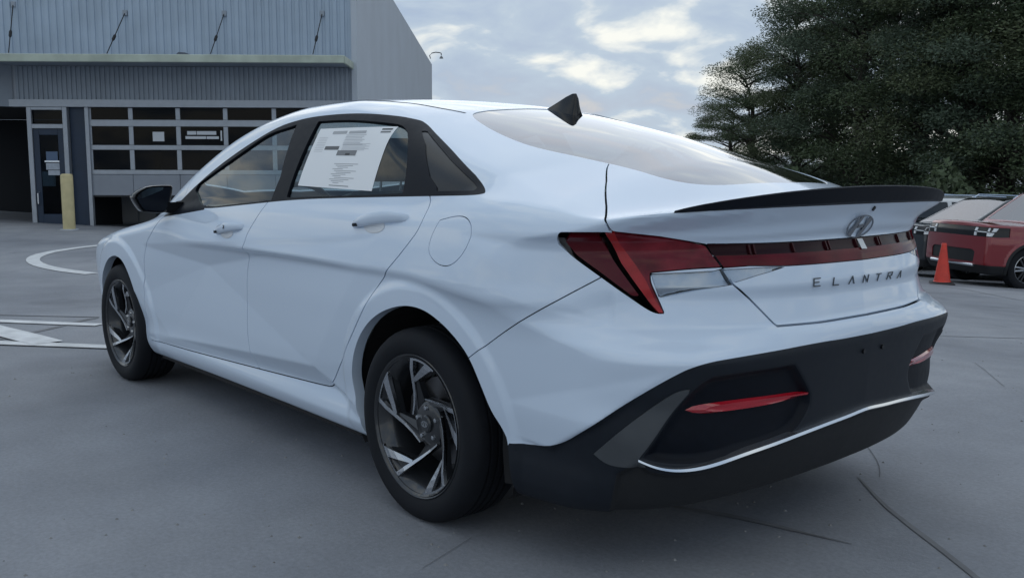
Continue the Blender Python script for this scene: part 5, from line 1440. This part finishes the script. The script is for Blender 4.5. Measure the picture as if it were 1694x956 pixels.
    # lamp blocks in an H
    M_DRL = mat('lamp_block', (.72,.75,.78), .25)
    for s_ in (1,-1):
        for (y0,y1,z0,z1) in ((.56,.605,.905,.965),(.56,.605,.985,1.045),(.835,.88,.905,.965),(.835,.88,.985,1.045),(.62,.82,.966,.982)):
            yy = np.array([y0,y1,y1,y0]); zz = np.array([z0,z0,z1,z1]); lo = np.full(4,2.9); hi = np.full(4,3.9)
            for _ in range(20):
                mm = (lo+hi)/2; o_ = fn(mm, yy, zz) > 0; hi = np.where(o_, mm, hi); lo = np.where(o_, lo, mm)
            V = [(x+.004,s_*y,z) for x,y,z in zip(lo,yy,zz)] + [(x-.03,s_*y,z) for x,y,z in zip(lo,yy,zz)]
            fix_normals(add('headlamp_block', V, [(0,1,2,3),(7,6,5,4),(0,4,5,1),(1,5,6,2),(2,6,7,3),(3,7,4,0)], M_DRL, e))
    mb = MB(); mb.box(3.60,3.665,-.62,.62,.36,.41,.015); fix_normals(mb.build('skid_plate', M_CHROME, e))
    for s_ in (1,-1):
        mb = MB(); y = .62; mb.tube([(1.55,s_*y,roof-.04),(1.45,s_*y,roof+.03),(.3,s_*y,roof+.045),(-.6,s_*y,roof+.02),(-.72,s_*y,roof-.05)], .018, 8); mb.build('roof_rail', M_CHROME if paint is not M_SUVRED else M_MATBLK, e)
        mb = MB(); mb.box(2.02,2.16,s_*1.0-.11,s_*1.0+.11,1.13,1.27,.04); mi = fix_normals(mb.build('door_mirror', paint, e), 40)
        mb = MB(); mb.box(2.06,2.14,min(s_*.86,s_*.95),max(s_*.86,s_*.95),1.12,1.15); mb.build('mirror_arm', M_MATBLK, mi)
    for cx in (0,2.8):
        for s_ in (1,-1):
            w = empty('wheel', (cx,s_*.80,.37), 0 if s_ > 0 else math.pi, e)
            for nm, me, mm in SUVWHEEL: link(bpy.data.objects.new(nm, me), w)
            mb = MB(); mb.box(cx-.42,cx+.42,min(s_*.40,s_*.66),max(s_*.40,s_*.66),.30,.82); fix_normals(mb.build('wheel_well', M_LINER, e))
    mb = MB(); mb.box(-.95,3.5,-.62,.62,.26,.34); fix_normals(mb.build('floor_pan', M_LINER, e))
    for x_ in (1.0,.1):
        for y_ in (.38,-.38):
            mb = MB(); mb.box(x_,x_+.14,y_-.24,y_+.24,.6,1.25,.05); mb.box(x_+.01,x_+.1,y_-.13,y_+.13,1.27,1.45,.03); fix_normals(mb.build('seat', M_CABDK, e), 40)
    mb = MB(); mb.prism([(1.9,.8),(1.9,1.02),(2.3,1.08),(2.45,1.0),(2.45,.8)],'y',-.75,.75); fix_normals(mb.build('dashboard', M_CABDK, e))
    return e
def suv_wheel():
    out = []
    mb = MB(); pr = [(.235,-.10),(.25,-.112),(.30,-.118),(.345,-.112),(.365,-.095),(.372,-.06)]; mb.lathe(pr+[(r,-h) for r,h in pr[::-1]], 48, 'y'); out.append(('tyre', mb, M_TYRE))
    mb = MB(); mb.lathe([(.245,.105),(.238,.112),(.225,.10),(.21,.05),(.20,-.09),(.245,-.10)], 40, 'y'); out.append(('rim', mb, M_MACH))
    for k in range(6):
        a = k*math.pi/3; mb = MB()
        for da in (-.16,.16):
            q0, q1 = rot(.05,a+da*2.2), rot(.232,a+da); d = np.array([-math.sin(a),math.cos(a)])*.014
            pts = [(q0[0]-d[0],q0[1]-d[1]),(q0[0]+d[0],q0[1]+d[1]),(q1[0]+d[0],q1[1]+d[1]),(q1[0]-d[0],q1[1]-d[1])]; mb.prism(pts,'y',.055,.088)
        out.append(('spoke', mb, M_RIMDK if k % 2 else M_MACH))
    mb = MB(); mb.lathe([(0,.09),(.05,.088),(.062,.07),(.062,.03)], 24, 'y'); out.append(('hub', mb, M_RIMDK))
    res = []
    for nm, mb, mm in out:
        o = fix_normals(mb.build(nm, mm), 35); res.append((nm, o.data, mm)); bpy.data.objects.remove(o)
    return res
SUVWHEEL = suv_wheel()
M_SUVRED = mat('red_car_paint', (.20,.006,.012), .3, metal=.2, coat=1)
M_SUVDK = mat('dark_car_paint', (.020,.024,.030), .3, metal=.3, coat=1)
M_SUVWH = mat('white_car_paint', (.70,.71,.72), .3, coat=1)
HD = math.radians(58)
d_h = np.array([math.cos(HD), math.sin(HD)]); d_r = np.array([math.sin(HD), -math.cos(HD)])
def place(u, depth):
    P = CAM + FH*depth + RH*(u-847)/FPX*depth; return P[:2]
RF = place(1572, 17.0)                                  # front centre of the red car
def origin(front): return front - d_h*3.66
def sit(p):      # stand on the sloping lot
    return (float(p[0]), float(p[1]), float(gz(p[0]+d_h[0]*1.4, p[1]+d_h[1]*1.4)))
def tilt(e):
    x, y, _ = e.location; zf = float(gz(x+d_h[0]*2.8, y+d_h[1]*2.8)); zr = float(gz(x,y))
    e.location.z = zr + .0; e.rotation_euler = (0, -math.atan2(zf-zr, 2.8), HD)
A_ = suv('parked_suv', sit(origin(RF)), HD, M_SUVRED, 'red boxy car behind the orange cone', suv_shape(1.16,1.78), hood=1.16, roof=1.78)
B_ = suv('parked_suv', sit(origin(RF + d_r*2.5 - d_h*.45)), HD, M_SUVDK, 'dark grey car with roof rails parked between the red car and the white one', suv_shape(1.12,1.72,2.62,1.62), hood=1.12, roof=1.72, ws0=2.62, ws1=1.62)
C_ = suv('parked_suv', sit(origin(RF + d_r*5.1 - d_h*.1)), HD, M_SUVWH, 'white car mostly hidden behind the dark grey car', suv_shape(1.10,1.72,2.62,1.62), hood=1.10, roof=1.72, ws0=2.62, ws1=1.62)
for e in (A_,B_,C_): e.rotation_mode = 'ZYX' if False else 'XYZ'; tilt(e)
# traffic cone
P = ground_hit(1558, 470); cn = empty('traffic_cone', tuple(P), .5); tag(cn, 'orange traffic cone with black base on the pavement', 'cone')
M_CONE = mat('cone_orange', (.62,.05,.03), .5, noise=.12, nscale=9); M_CBASE = mat('cone_base_black', (.02,.02,.022), .7)
mb = MB(); mb.lathe([(.145,.03),(.15,.045),(.135,.06),(.045,.66),(.043,.70),(.034,.715),(.026,.715),(.03,.65),(.12,.06)], 32, 'z'); fix_normals(mb.build('cone_body', M_CONE, cn), 35)
mb = MB(); mb.box(-.20,.20,-.20,.20,0,.032,.012); mb.lathe([(.165,.03),(.16,.045),(.14,.05)], 24, 'z'); fix_normals(mb.build('cone_base', M_CBASE, cn))
